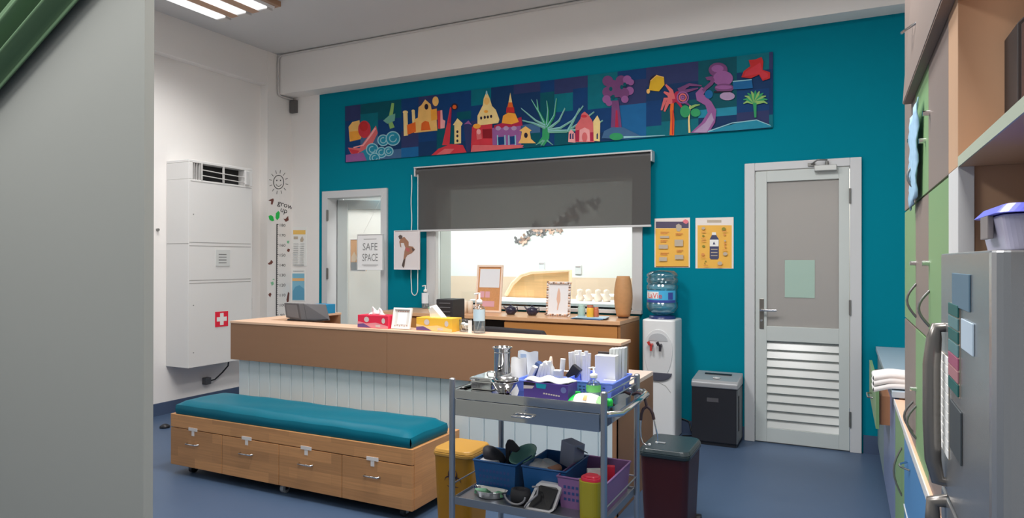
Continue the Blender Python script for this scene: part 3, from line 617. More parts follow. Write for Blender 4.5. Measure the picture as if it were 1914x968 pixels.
for i in range(46):
    y = 385+i*12.1; gstroke(s_, [(88, y), (98 if i % 5 == 0 else 94, y)], 3.5 if i % 5 == 0 else 2)
part('ruler', s_, BI, GC)
for i in range(10):
    q = gp(121, 391+i*60.2)
    part('ruler_number', text_mb(str(180-10*i), 0.042, lambda u, v, q=q: (q[0], q[1]+u, q[2]+v), None, BI, 1.5), None, GC)
s_ = MB(); q = gp(139, 268); text_mb('grow', 0.085, lambda u, v: (q[0], q[1]+u, q[2]+v), s_, BI, 1.25, rot=-0.22); q2 = gp(131, 300)
text_mb('up', 0.085, lambda u, v: (q2[0], q2[1]+u, q2[2]+v), s_, BI, 1.25, rot=-0.22); part('lettering', s_, None, GC)
def gpoly(name, pts, mat): part(name, MB().poly([gp(x, y) for x, y in pts]), mat, GC)
gpoly('leaf', [(38, 335), (52, 328), (66, 338), (72, 362), (60, 366), (44, 358)], LG); gpoly('leaf', [(80, 345), (82, 318), (98, 303), (106, 315), (103, 345), (90, 360)], LG)
for P in ([(128, 350), (140, 352), (156, 334), (160, 360), (142, 370)], [(34, 620), (48, 610), (54, 598), (66, 612), (56, 625), (40, 628)], [(36, 808), (48, 795), (56, 805), (48, 825)], [(148, 545), (155, 530), (168, 535), (162, 553)], [(146, 838), (156, 790), (164, 800), (160, 850), (148, 854)], [(36, 240), (66, 228), (70, 238), (62, 266), (52, 264), (54, 246)]): gpoly('bird', P, BR)
for P in ([(148, 485), (164, 483), (160, 500), (150, 498)], [(50, 735), (66, 728), (70, 745), (58, 755)], [(60, 716), (72, 712), (74, 722)]): gpoly('butterfly', P, m('sticker_pale_green', (110, 165, 130), 1.5))

# ================================================================== AIR CONDITIONER
ax, ay0, ay1, az0, az1 = -5.205, 4.07, 4.785, 0.43, 2.285
AC = thing('air_conditioner', 'tall white cabinet air conditioner against the left wall', 'air conditioner', (-5.35, 4.43, az0))
ACW = m('ac_white', (205, 204, 202), 1.3, 0.4)
gz0 = az1-0.175; gz1 = az1-0.025; gy0 = 4.115; gy1 = 4.69
bod = MB().box(XL, ax, ay0, ay1, az0, gz0).box(XL, ax, ay0, ay1, gz1, az1).box(XL, ax, ay0, gy0, gz0, gz1).box(XL, ax, gy1, ay1, gz0, gz1).box(XL, ax-0.09, gy0, gy1, gz0, gz1)
part('body', bod, ACW, AC, 0.004)
part('outlet_recess', MB().box(ax-0.09, ax-0.084, gy0, gy1, gz0, gz1), DARK, AC)
g = MB().box(ax-0.012, ax+0.004, 4.20, 4.212, gz0, gz1).box(ax-0.012, ax+0.004, 4.44, 4.452, gz0, gz1)
for i in range(2): g.tube([(ax-0.004, gy0+0.09, gz0+0.045+0.05*i), (ax+0.006, gy0+0.3, gz0+0.035+0.05*i), (ax-0.004, gy1, gz0+0.03+0.05*i)], 0.005, 6)
for i in range(3): g.box(ax-0.03, ax-0.004, gy0+0.015+0.028*i, gy0+0.019+0.028*i, gz0, gz1)
part('outlet_louvres', g, m('louvre_grey', (190, 188, 186), 1.3, 0.4), AC)
part('outlet_flap', MB().cbox((ax+0.006, gy1+0.02, gz0+0.01), 0.02, 0.045, 0.13, 0.2), ACW, AC, 0.003)
for i, (z, y0_, y1_) in enumerate(((1.545, ay0+0.01, ay1-0.02), (1.515, ay0+0.01, ay1-0.02), (1.205, ay0+0.01, ay1-0.02), (1.18, ay0+0.01, ay1-0.02), (2.09, ay0+0.02, ay1-0.01))):
    part('panel_seam', MB().box(ax-0.001, ax+0.0012, y0_, y1_, z, z+0.006), m('seam_grey', (150, 148, 146), 1.3), AC)
part('side_seam', MB().box(XL+0.01, ax, ay0-0.0012, ay0+0.001, 1.535, 1.54), m('seam_grey', (0, 0, 0)), AC)
p = onX(403, 466, ax); p2 = onX(429, 497, ax)
lp = part('label_plate', MB().box(ax-0.001, ax+0.006, p.y, p2.y, p2.z, p.z), m('label_silver', (190, 192, 190), 1.3, 0.3), AC, 0.001, label='small notice plate with grey lines')
lm = MB()
for i in range(4): lm.box(ax+0.006, ax+0.0068, p.y+0.03, p2.y-0.04, p.z-0.05-0.026*i, p.z-0.042-0.026*i)
part('label_lines', lm, m('label_ink', (100, 100, 100)), lp)
p = onX(402, 583, ax); p2 = onX(426, 609, ax); ym = (p.y+p2.y)/2; zm = (p.z+p2.z)/2
sg = part('first_aid_sign', MB().box(ax-0.001, ax+0.003, p.y, p2.y, p2.z, p.z), m('sign_red', (200, 24, 50), 1.5, 0.5), AC, label='red square sign with a white cross')
part('white_cross', MB().prism([(ax+0.0031, ym+u*0.02, zm+v*0.02) for u, v in ((-1, -2.8), (1, -2.8), (1, -1), (2.8, -1), (2.8, 1), (1, 1), (1, 2.8), (-1, 2.8), (-1, 1), (-2.8, 1), (-2.8, -1), (-1, -1))], (0.0015, 0, 0)), PAPERW, sg)
ft = MB()
for y in (4.12, 4.2): ft.box(XL+0.06, ax-0.09, y, y+0.03, az0-0.004, az0)
part('base_vent', ft, GREYM, AC)
for (px_, py_) in ((356, 400), (356, 571), (356, 660)):
    q = onX(px_, py_, ax); part('screw', MB().cyl((ax-0.001, q.y+0.03, q.z), (ax+0.002, q.y+0.03, q.z), 0.005, n=8), GREYM, AC)
ck = thing('power_cable', 'black cable hanging from the air conditioner to a wall plug', 'cable', (XL, 4.5, 0.2))
pk = onX(385, 712, XL+0.02)
part('cable', MB().tube([(XL+0.12, 4.66, az0-0.002), (XL+0.11, 4.66, az0-0.07), (XL+0.08, 4.62, 0.3), (XL+0.06, 4.55, 0.24), (XL+0.05, pk.y, pk.z)], 0.007, 8), BLACK, ck)
part('plug', MB().box(XL, XL+0.06, pk.y-0.03, pk.y+0.03, pk.z-0.03, pk.z+0.035), m('plug_dark', (70, 70, 72)), ck, 0.006)
q = onX(478, 560, -5.44)
solo('wall_socket', MB().box(XL, XL+0.03, 4.93, 5.03, 0.88, 1.0).box(XL+0.03, XL+0.04, 4.95, 5.01, 0.91, 0.97), m('socket_grey', (130, 132, 132), 1.4), 'small grey socket on the wall right of the air conditioner', 'socket', 0.003)
solo('switch_button', MB().cyl((XL, 3.98, 1.66), (XL+0.02, 3.98, 1.66), 0.012, n=12), GREYM, 'tiny metal hook on the left wall beside the air conditioner', 'hook')
solo('door_stop', MB().lathe((-5.05, 3.73, 0), [(0.0, 0), (0.04, 0), (0.04, 0.015), (0.018, 0.03), (0.0, 0.034)], 16), BLACK, 'small black dome door stop on the blue floor by the partition', 'door stop')

# ================================================================== RECEPTION COUNTER
CT = thing('reception_counter', 'reception counter with brown upper band and white grooved panel front', 'counter', (-2.5, 3.6, 0))
part('front_band', MB().box(-3.966, -2.585, 3.45, 3.475, 0.676, 0.935).box(-2.583, -1.066, 3.45, 3.475, 0.676, 0.935).box(-3.966, -1.066, 3.475, 3.61, 0.676, 0.935), COUNTER, CT, 0.0015)
part('ledge_top', MB().box(-3.968, -1.06, 3.447, 3.63, 0.935, 0.952), COUNTERTOP, CT, 0.002)
pn = MB(); n = 28; xw = (3.93-1.10)/n
for i in range(n):
    xa_ = -3.93+xw*i; pn.box(xa_+0.0025, xa_+xw-0.0025, 3.492, 3.51, 0.06, 0.676)
pn.box(-3.93, -1.10, 3.50, 3.53, 0.0, 0.676)
part('grooved_panel', pn, PANEL, CT, 0.003)
part('end_panel', MB().box(-1.122, -1.10, 3.49, 4.27, 0, 0.655), COUNTER, CT, 0.0015)
part('desk_top', MB().box(-3.78, -1.10, 3.61, 4.27, 0.655, 0.68), m('desk_laminate', (215, 195, 182), 1.3, 0.4), CT, 0.002)
rt_ = MB().box(-3.966, -3.94, 3.61, 4.4, 0, 0.935).box(-3.966, -3.78, 4.39, 4.415, 0, 0.935).box(-3.94, -3.78, 3.61, 4.39, 0.655, 0.67)
part('return_panel', rt_, COUNTER, CT, 0.0015)
part('return_top', MB().box(-3.97, -3.775, 3.63, 4.42, 0.935, 0.952), COUNTERTOP, CT, 0.002)
part('kick_board', MB().box(-3.93, -1.122, 3.495, 3.50, 0, 0.06), BASEB, CT)

# bench -------------------------------------------------------------
bx0, bx1, by0, by1, bz0, bz1 = -3.945, -2.045, 2.955, 3.44, 0.06, 0.388
BE = thing('storage_bench', 'long low wooden bench with four fronts on castors under the counter', 'bench', (-3.0, 3.2, 0))
part('carcass', MB().box(bx0, bx1, by0+0.02, by1, bz0, bz1).box(bx0, bx1, by0, by0+0.02, bz1-0.085, bz1), BENCHW, BE, 0.003)
for i in range(4):
    w4 = (bx1-bx0)/4; xa_ = bx0+w4*i
    f = part('drawer_front', MB().box(xa_+0.002, xa_+w4-0.002, by0, by0+0.019, bz0+0.0, bz1-0.089), BENCHW, BE, 0.002)
    cxx = xa_+w4*0.45
    part('handle', MB().tube([(cxx-0.05, by0, 0.213), (cxx-0.045, by0-0.02, 0.213), (cxx+0.045, by0-0.02, 0.213), (cxx+0.05, by0, 0.213)], 0.005, 8), STEEL, f)
    lk = part('lock_sticker', MB().box(cxx-0.012, cxx+0.012, by0-0.002, by0, 0.265, 0.295), m('sticker_pale', (205, 200, 196), 1.3), f)
    part('paper_label', MB().box(cxx-0.04, cxx+0.04, by0-0.003, by0, bz1-0.092, bz1-0.072), m('sticker_pale', (0, 0, 0)), BE, label='crumpled white paper label at the lid joint')
for (x, y) in ((-3.82, 3.03), (-3.0, 3.01), (-2.14, 3.02), (-3.82, 3.36), (-3.0, 3.36), (-2.14, 3.36)):
    c = MB().cyl((x-0.013, y, 0.028), (x+0.013, y, 0.028), 0.028, n=16)
    cc = part('castor', c, m('castor_grey', (140, 142, 145), 1.3, 0.4) if x == -3.0 else BLACK, BE)
    part('castor_fork', MB().box(x-0.018, x-0.014, y-0.012, y+0.012, 0.02, 0.06).box(x+0.014, x+0.018, y-0.012, y+0.012, 0.02, 0.06).box(x-0.022, x+0.022, y-0.022, y+0.022, 0.052, 0.0599), STEEL, cc)
cu = MB(); NX, NY = 60, 14
ca, cb_, cc_, cd_ = -3.905, -2.065, 2.965, 3.33
def cz(u, v):
    e = min(u, 1-u)*30; f = min(v, 1-v)*9; edge = min(1, max(0, e))*min(1, max(0, f))
    return bz1+0.088-0.03*(1-edge)**2+0.0014*math.sin(u*37+v*5)+0.0022*math.sin(u*11-v*9)
cu.sheet(lambda u, v: (ca+(cb_-ca)*u, cc_+(cd_-cc_)*v, cz(u, v)), NX, NY)
cu.sheet(lambda u, v: (ca+(cb_-ca)*u, cc_-0.006*math.sin(v*math.pi), bz1+0.001+(cz(u, 0)-bz1-0.001)*v), NX, 4)
cu.sheet(lambda u, v: (cb_+0.008*math.sin(v*math.pi), cc_+(cd_-cc_)*u, bz1+0.001+(cz(1, u)-bz1-0.001)*v), NY, 4)
cu.sheet(lambda u, v: (ca-0.006*math.sin(v*math.pi), cd_-(cd_-cc_)*u, bz1+0.001+(cz(0, 1-u)-bz1-0.001)*v), NY, 4)
cu.sheet(lambda u, v: (cb_-(cb_-ca)*u, cd_+0.006*math.sin(v*math.pi), bz1+0.001+(cz(1-u, 1)-bz1-0.001)*v), NX, 4)
cu.poly([(ca, cc_, bz1+0.001), (ca, cd_, bz1+0.001), (cb_, cd_, bz1+0.001), (cb_, cc_, bz1+0.001)])
solo('bench_cushion', cu, CUSH, 'long teal vinyl cushion lying on the wooden bench', 'cushion')

# ================================================================== THINGS ON THE COUNTER
CZ = 0.952
def tissue_box(x0, x1, y0, y1, h, label, body, swirl, low, paper=True, grp=None, z=CZ):
    t = thing('tissue_box', label, 'tissue box', ((x0+x1)/2, (y0+y1)/2, z), grp)
    b = part('carton', MB().box(x0, x1, y0, y1, z, z+h), body, t, 0.002)
    w_ = x1-x0; s = MB()
    s.use(swirl).poly([(x0, y0-0.0006, z+h*0.5), (x0+w_*0.3, y0-0.0006, z+h*0.36), (x0+w_*0.6, y0-0.0006, z+h*0.45), (x1, y0-0.0006, z+h*0.2), (x1, y0-0.0006, z+0.002), (x0, y0-0.0006, z+0.002)][::-1])
    s.use(low).poly([(x0, y0-0.0012, z+h*0.28), (x0+w_*0.2, y0-0.0012, z+h*0.34), (x0+w_*0.45, y0-0.0012, z+0.003), (x0, y0-0.0012, z+0.003)][::-1])
    s.use(m('box_grey', (190, 180, 176), 1.3)).poly([(x0+w_*0.3+0.02*math.cos(i*math.pi/6), y0-0.0012, z+h*0.66+0.018*math.sin(i*math.pi/6)) for i in range(12)])
    s.poly([(x0+w_*0.85+0.014*math.cos(i*math.pi/6), y0-0.0012, z+h*0.6+0.018*math.sin(i*math.pi/6)) for i in range(12)])
    s.poly([(x0+w_*0.6, y0-0.0014, z+0.008), (x0+w_*0.75, y0-0.0014, z+0.008), (x0+w_*0.75, y0-0.0014, z+0.022), (x0+w_*0.6, y0-0.0014, z+0.022)])
    part('carton_print', s, None, b)
    if paper:
        xm, ym = (x0+x1)/2-0.01, (y0+y1)/2
        tp = MB()
        if paper == 'tall':
            tp.poly([(xm-0.05, ym-0.01, z+h), (xm-0.06, ym+0.0, z+h+0.065), (xm-0.012, ym+0.005, z+h+0.078), (xm+0.062, ym+0.01, z+h)])
            tp.poly([(xm-0.035, ym-0.02, z+h), (xm-0.055, ym-0.02, z+h+0.05), (xm-0.02, ym-0.03, z+h+0.066), (xm+0.04, ym-0.015, z+h)])
        else:
            tp.sheet(lambda u, v: (xm-0.055+0.12*u+0.01*math.sin(9*v), ym-0.02+0.03*v+0.01*math.sin(13*u), z+h+0.001+0.05*math.sin(math.pi*u)**0.7*math.sin(math.pi*v)*(0.8+0.35*math.sin(15*u+3))), 20, 8)
        part('tissue', tp, m('tissue_white', (238, 238, 236), 1.15, 0.8), t, solid=0.0015)
PINKL = m('carton_pinkish', (190, 120, 130), 1.5); 
tissue_box(-2.843, -2.60, 3.485, 3.60, 0.082, 'red tissue box with crumpled white tissue, left on the counter', REDM, PINKL, m('carton_purple', (84, 62, 112), 1.6))
tissue_box(-2.395, -2.135, 3.50, 3.615, 0.082, 'yellow tissue box with a tall folded tissue on the counter', YELM, m('carton_sand', (206, 176, 120), 1.5), m('carton_purple', (0, 0, 0)), 'tall')
tissue_box(-3.95, -3.79, 4.20, 4.36, 0.075, 'blue tissue box at the back of the counter return', m('carton_blue', (18, 110, 150), 1.7), m('carton_pale', (130, 165, 200), 1.5), m('carton_deep', (36, 60, 120), 1.6), False)
# leaning white frame
def easel_frame(name, label, x0, x1, y, z, h, lean, fcol, inner, bw=0.018, rz=0.0):
    t = thing(name, label, 'picture frame', ((x0+x1)/2, y, z)); w_ = x1-x0
    def P(u, v, d): return Matrix.Rotation(rz, 3, 'Z') @ Vector((u, v*math.sin(lean)-d*math.cos(lean), v*math.cos(lean)+d*math.sin(lean)))
    def bx(mb, u0, u1, v0, v1, d0_, d1_):
        Q = [P(u, v, d) for d in (d0_, d1_) for (u, v) in ((u0, v0), (u1, v0), (u1, v1), (u0, v1))]
        return mb.add(Q, [(0, 3, 2, 1), (4, 5, 6, 7), (0, 1, 5, 4), (1, 2, 6, 5), (2, 3, 7, 6), (3, 0, 4, 7)])
    f = MB(); a_ = w_/2
    bx(f, -a_, -a_+bw, 0, h, 0, 0.014); bx(f, a_-bw, a_, 0, h, 0, 0.014); bx(f, -a_+bw, a_-bw, 0, bw, 0, 0.014); bx(f, -a_+bw, a_-bw, h-bw, h, 0, 0.014)
    part('frame', f, fcol, t, 0.0015, local=True)
    s = bx(MB(), -a_+bw, a_-bw, bw, h-bw, 0.002, 0.005)
    sh = part('picture_sheet', s, inner, t, local=True)
    bx2 = MB(); bx(bx2, -0.01, 0.01, 0, h*0.7, -0.01, -0.004)
    part('back_stand', bx2, fcol, t, local=True)
    return t, bx, sh
t, bx, sh = easel_frame('certificate_frame', 'white framed card leaning between the red and yellow tissue boxes', -2.59, -2.45, 3.515, CZ, 0.135, 0.22, PAPERW, m('card_grey', (190, 190, 186), 1.4), 0.012)
s = MB(); bx(s, -0.035, 0.035, 0.03, 0.105, 0.0055, 0.006); part('card_centre', s, m('card_white', (216, 216, 214), 1.35), sh, local=True)
s = MB()
for i in range(6): bx(s, -0.052+0.018*i, -0.044+0.018*i, 0.016+0.004*(i % 2), 0.024+0.004*(i % 2), 0.0062, 0.0066)
for i in range(5): bx(s, -0.04+0.018*i, -0.028+0.018*i, 0.109, 0.116, 0.0062, 0.0066)
part('card_marks', s, m('card_marks', (150, 120, 110)), sh, local=True)
# payment terminal
q = Vector((-3.53, 3.75, CZ))
t = thing('display_screen', 'grey angled display unit on the left end of the counter', 'screen', q)
part('screen_body', MB().prism([(-3.64, 3.66, CZ+0.02), (-3.49, 3.66, CZ+0.0), (-3.52, 3.66, CZ+0.125), (-3.66, 3.66, CZ+0.125)], (0.02, 0.03, 0)).prism([(-3.47, 3.69, CZ), (-3.35, 3.80, CZ), (-3.39, 3.80, CZ+0.115), (-3.50, 3.69, CZ+0.125)], (-0.12, -0.01, 0)), m('screen_grey', (72, 71, 74), 1.4, 0.3), t, 0.003)
part('screen_face', MB().poly([(-3.625, 3.6585, CZ+0.03), (-3.51, 3.6585, CZ+0.018), (-3.535, 3.6585, CZ+0.115), (-3.645, 3.6585, CZ+0.115)]), m('screen_sheen', (96, 95, 98), 1.3, 0.2), t)
part('foot', MB().box(-3.63, -3.36, 3.66, 3.80, CZ, CZ+0.012), BLACK, t, 0.003)
# pump bottle builder
def pump_bottle(name, label, c, r, hb, liquid, lab, labz, head=PAPERW, sx=1.0, scale_head=1.0, cat='bottle'):
    t = thing(name, label, cat, c)
    sh = 0.022
    part('bottle_body', MB().lathe(c, [(0, 0.001), (r*0.92, 0.001), (r, 0.008), (r, hb-sh), (r*0.75, hb-0.006), (r*0.35, hb), (r*0.35, hb+0.012)], 24, sx), CLEAR, t)
    part('liquid', MB().lathe(c, [(0, 0.004), (r*0.9, 0.004), (r*0.9, hb*0.55), (0, hb*0.55)], 24, sx), liquid, t)
    n_ = 18; a0, a1 = math.radians(180), math.radians(360)
    vs = MB(); vs.sheet(lambda u, v: (c[0]+r*1.02*sx*math.cos(a0+(a1-a0)*u), c[1]+r*1.02*math.sin(a0+(a1-a0)*u), c[2]+labz[0]+(labz[1]-labz[0])*v), n_, 1)
    part('bottle_label', vs, lab, t)
    k = scale_head; zt_ = c[2]+hb+0.01
    hd = MB().lathe((c[0], c[1], zt_), [(0, 0), (r*0.5, 0), (r*0.5, 0.022*k), (r*0.2, 0.028*k), (r*0.14, 0.028*k), (r*0.14, 0.06*k), (0, 0.06*k)], 18)
    hd.tube([(c[0]+0.006, c[1], zt_+0.062*k), (c[0]-0.004, c[1], zt_+0.064*k), (c[0]-0.03*k, c[1]-0.008, zt_+0.058*k)], 0.0045*k, 8)
    part('pump_head', hd, head, t)
    part('dip_tube', MB().tube([(c[0], c[1], c[2]+hb), (c[0], c[1], c[2]+hb*0.4), (c[0]-r*0.5, c[1], c[2]+0.01)], 0.0025, 6), m('dip_tube', (190, 195, 195)), t)
    return t
LBLUE = m('label_pale_blue', (176, 196, 206), 1.35)
pump_bottle('sanitizer_bottle', 'clear pump bottle with pale blue label on the counter edge', (-1.965, 3.535, CZ), 0.036, 0.165, m('clear_liquid', (190, 196, 200), 1.3, 0.1, trans=0.75), LBLUE, (0.075, 0.145))
# small glass with crumpled tissue
t = thing('glass_jar', 'small clear jar of white cotton beside the yellow tissue box', 'jar', (-2.085, 3.575, CZ))
part('jar_glass', MB().lathe((-2.085, 3.575, CZ), [(0, 0.001), (0.036, 0.001), (0.04, 0.07), (0.038, 0.075)], 20), CLEAR, t)
random.seed(3); cm_ = MB()
for i in range(9):
    c = Vector((-2.085+random.uniform(-.02, .02), 3.575+random.uniform(-.02, .02), CZ+0.02+random.uniform(0, .03)))
    cm_.lathe(c, [(0, -0.012), (0.01, -0.006), (0.013, 0.002), (0.008, 0.01), (0, 0.012)], 8)
part('cotton', cm_, PAPERW, t)
t = thing('upright_card', 'narrow white card standing left of the clear pump bottle', 'card', (-2.015, 3.53, CZ))
part('card', MB().box(-2.034, -2.008, 3.520, 3.523, CZ, CZ+0.075), PAPERW, t); part('card_foot', MB().box(-2.03, -2.012, 3.518, 3.54, CZ, CZ+0.004), PAPERW, t)

# ================================================================== BACK CABINET (credenza)
KZ = 0.93; KY = 4.93
CR = thing('back_cabinet', 'honey wood cabinet with open kneehole standing below the window', 'cabinet', (-2.66, 5.2, 0))
kx0 = -3.80; kx1 = -1.52
ka = onY(846, 600, KY).x; kb = onY(940, 600, KY).x
part('cabinet_top', MB().box(kx0, kx1, KY-0.015, D-0.045, KZ-0.03, KZ), m('cabinet_top_wood', (190, 148, 112), 1.4, 0.25, var=0.08, scale=3, stretch=(1, 8, 1)), CR, 0.002)
part('carcass', MB().box(kb+0.01, kx1-0.002, KY+0.02, D-0.045, 0.04, KZ-0.032).box(kx0, ka, KY+0.02, D-0.045, 0.04, KZ-0.032), CREDW, CR)
part('side_panel', MB().box(kx1-0.02, kx1, KY, D-0.045, 0, KZ-0.032), m('side_wood', (128, 86, 48), 1.6, 0.45), CR)
part('kneehole_back', MB().box(ka, kb+0.01, D-0.3, D-0.28, 0.04, KZ-0.032), BLACK, CR)
part('drawer_front', MB().box(kb+0.012, -1.545, KY, KY+0.019, KZ-0.20, KZ-0.045), CREDW, CR, 0.002)
dd = part('cabinet_door', MB().box(kb+0.012, -1.545, KY, KY+0.019, 0.05, KZ-0.205), CREDW, CR, 0.002)
part('knob', MB().tube([(-2.03, KY, 0.79), (-2.02, KY-0.025, 0.785), (-1.96, KY-0.03, 0.79), (-1.94, KY, 0.79)], 0.006, 8), CHROME, CR)
part('drawer_front', MB().box(kx0+0.01, ka-0.012, KY, KY+0.019, KZ-0.20, KZ-0.045), CREDW, CR, 0.002)
part('cabinet_door', MB().box(kx0+0.01, ka-0.012, KY, KY+0.019, 0.05, KZ-0.205), CREDW, CR, 0.002)
# office chair
oc = thing('office_chair', 'black office chair tucked behind the counter', 'chair', (-2.2, 4.5, 0))
part('seat', MB().frustum((-2.2, 4.5, 0.44), 0.46, 0.44, 0.48, 0.46, 0.07, 0.08), BLACK, oc, 0.01)
part('backrest', MB().prism([(-2.62, 4.31, 0.60), (-1.90, 4.31, 0.60), (-1.875, 4.31, 0.86), (-1.90, 4.31, 0.895), (-2.3, 4.31, 0.905), (-2.60, 4.31, 0.905), (-2.63, 4.31, 0.88)], (0, 0.06, 0)), m('chair_fabric', (40, 38, 42), 1.3, 0.8), oc, 0.012)
part('column', MB().cyl((-2.2, 4.5, 0.08), (-2.2, 4.5, 0.44), 0.028), BLACK, oc)
part('back_bracket', MB().tube([(-2.2, 4.5, 0.43), (-2.2, 4.34, 0.45), (-2.2, 4.35, 0.66)], 0.02), BLACK, oc)
for i in range(5):
    a_ = i*math.tau/5+0.3; e = (-2.2+0.28*math.cos(a_), 4.5+0.28*math.sin(a_), 0.065)
    l = part('base_leg', MB().tube([(-2.2, 4.5, 0.1), e], 0.018), BLACK, oc)
    part('castor', MB().cyl((e[0]-0.012, e[1], 0.026), (e[0]+0.012, e[1], 0.026), 0.026), BLACK, l)
# computer tower on the desk
q = onY(815, 559, 4.05); q2 = onY(846, 559, 4.05)
t = thing('computer_tower', 'black slotted computer case standing on the desk behind the counter', 'computer', ((q.x+q2.x)/2, 4.1, 0.68))
part('case', MB().box(q.x, q2.x, 4.05, 4.22, 0.68, q.z), m('case_black', (36, 36, 38), 1.3, 0.4), t, 0.006)
for i in range(6): part('slot', MB().box(q.x+0.03, q2.x-0.02, 4.046, 4.05, q.z-0.03-0.03*i, q.z-0.024-0.03*i), m('slot_grey', (72, 72, 74)), t)

# ================================================================== THINGS ON THE BACK CABINET
def onCab(x, y): return onY(x, y, 5.1)
# cork board frame
a = onY(900, 494, 5.3); b = onY(941, 578, 5.3)
t, bx, sh = easel_frame('memo_board', 'cream framed cork board with a paper pinned on it, below the window', -2.96, -2.70, 5.25, KZ, 0.42, 0.12, m('cream_frame', (215, 190, 172), 1.35), m('cork', (170, 122, 80), 1.6, 0.8, var=0.15, scale=80), 0.018)
s = MB(); bx(s, -0.10, 0.10, 0.22, 0.385, 0.0055, 0.0065); part('pinned_paper', s, m('paper_bluish', (206, 208, 212), 1.3), sh, local=True)
s = MB(); bx(s, -0.09, -0.045, 0.13, 0.185, 0.0055, 0.0065); bx(s, -0.035, 0.01, 0.13, 0.185, 0.0055, 0.0065); bx(s, -0.06, 0.06, 0.05, 0.10, 0.0055, 0.0065); part('photo_strip', s, m('photo_pink', (200, 150, 160), 1.3), sh, local=True)
# shell frame
t, bx, sh = easel_frame('shell_frame', 'white frame edged with small shells around a feather drawing', -2.235, -2.02, 5.17, KZ, 0.285, 0.10, m('shell_white', (214, 206, 202), 1.35), m('feather_sheet', (206, 206, 208), 1.35), 0.022)
s = MB(); Q = [(0.0, 0.235), (0.014, 0.19), (0.016, 0.13), (0.004, 0.09), (-0.002, 0.05), (-0.012, 0.05), (-0.008, 0.1), (-0.018, 0.14), (-0.012, 0.2)]
random.seed(5); lean = 0.10
s.add([(u, v*math.sin(lean)-0.0065, v*math.cos(lean)) for u, v in Q], [tuple(range(len(Q)))])
part('feather', s, m('feather_brown', (196, 160, 140), 1.4), sh, local=True)
sh_ = MB()
for i in range(46):
    pth = i/46*2*(0.215+0.285); 
    if pth < 0.215: u, v = -0.1075+pth, 0.012
    elif pth < 0.5: u, v = 0.098, pth-0.215
    elif pth < 0.715: u, v = 0.1075-(pth-0.5), 0.275
    else: u, v = -0.098, 0.285-(pth-0.715)
    sh_.use([m('shell_brown', (110, 80, 60)), m('shell_white', (0, 0, 0)), m('shell_tan', (190, 150, 120))][i % 3])
    sh_.lathe((u, v*math.sin(lean)-0.018, v*math.cos(lean)), [(0, -0.006), (0.009, -0.003), (0.009, 0.003), (0, 0.006)], 8)
part('shells', sh_, None, t, local=True)['kind'] = 'stuff'
# dark cups
def teacup(x, label):
    t = thing('black_teapot', label, 'teapot', (x, 5.12, KZ), 'small black pots on the cabinet'); c = (x, 5.12, KZ)
    INKB = m('glazed_black', (38, 34, 52), 1.4, 0.2)
    part('pot_body', MB().lathe(c, [(0, 0), (0.03, 0), (0.045, 0.02), (0.048, 0.045), (0.036, 0.065), (0.02, 0.07), (0, 0.07)], 20), INKB, t)
    part('pot_lid', MB().lathe((x, 5.12, KZ+0.07), [(0.022, 0), (0.015, 0.008), (0.005, 0.01), (0.006, 0.018), (0, 0.02)], 14), INKB, t)
    part('pot_handle', MB().tube([(x+0.04, 5.12, KZ+0.055), (x+0.06, 5.12, KZ+0.068), (x+0.062, 5.12, KZ+0.04), (x+0.046, 5.12, KZ+0.025)], 0.005, 8), INKB, t)
    part('pot_spout', MB().tube([(x-0.04, 5.12, KZ+0.04), (x-0.062, 5.12, KZ+0.062), (x-0.07, 5.12, KZ+0.072)], 0.006, 8, radii=[0.01, 0.006, 0.005]), INKB, t)
teacup(onCab(953, 575).x, 'black glazed pot next to the cork board'); teacup(onCab(993, 575).x, 'black glazed pot with upturned spout, midway before the wooden headboard')
# vase
xv = onY(1165, 560, 5.22).x
vz = onY(1165, 516, 5.22).z-KZ
vh = vz-0.015; t = thing('wooden_vase', 'tall brown barrel-shaped vase at the right end of the window', 'vase', (xv, 5.22, KZ))
prof = [(0, 0.015)]+[(0.036+0.038*math.sin(math.pi*(0.12+0.76*i/14))**0.9-0.0, 0.015+vh*i/14) for i in range(15)]+[(0.03, 0.015+vh-0.002), (0.025, vh*0.8), (0, vh*0.8)]
part('vase_body', MB().lathe((xv, 5.22, KZ), prof, 28), m('vase_wood', (160, 118, 78), 1.5, 0.6, var=0.1, scale=40), t)
part('vase_foot', MB().lathe((xv, 5.22, KZ), [(0, 0), (0.042, 0), (0.042, 0.015), (0, 0.015)], 24), m('vase_dark', (70, 54, 46)), t)
# magazines
q = onZ(1150, 588, KZ)
for i in range(3):
    x = -1.80+0.01*i; o = solo('magazine', MB().cbox((x, 5.02, KZ+0.006*i), 0.25, 0.17, 0.006, 0.1*i-0.08), m(['mag_navy', 'mag_blue', 'mag_pale'][i], [(50, 66, 96), (90, 130, 165), (150, 175, 190)][i], 1.5, 0.3),
                         ['dark blue magazine at the bottom of the pile before the vase', 'mid blue magazine in the middle of the pile before the vase', 'pale blue magazine on top of the pile before the vase'][i], 'magazine', 0.001, 'magazines on the cabinet')
def jar(name, label, px, ytop, Y, r, matb, lid=None, cat='jar'):
    p = onY(px, ytop, Y); h = p.z-KZ
    t = thing(name, label, cat, (p.x, Y, KZ))
    part('jar_body', MB().lathe((p.x, Y, KZ), [(0, 0), (r*0.9, 0), (r, 0.006), (r, h*0.75), (r*0.85, h*0.82), (0, h*0.82)], 20), matb, t)
    part('jar_lid', MB().lathe((p.x, Y, KZ+h*0.82), [(r*0.88, 0), (r*0.88, h*0.18), (0, h*0.18)], 20), lid or matb, t)
jar('green_cup', 'pale green cup right of the shell frame', 1087, 569, 5.1, 0.03, m('pale_green_glaze', (150, 175, 165), 1.4))
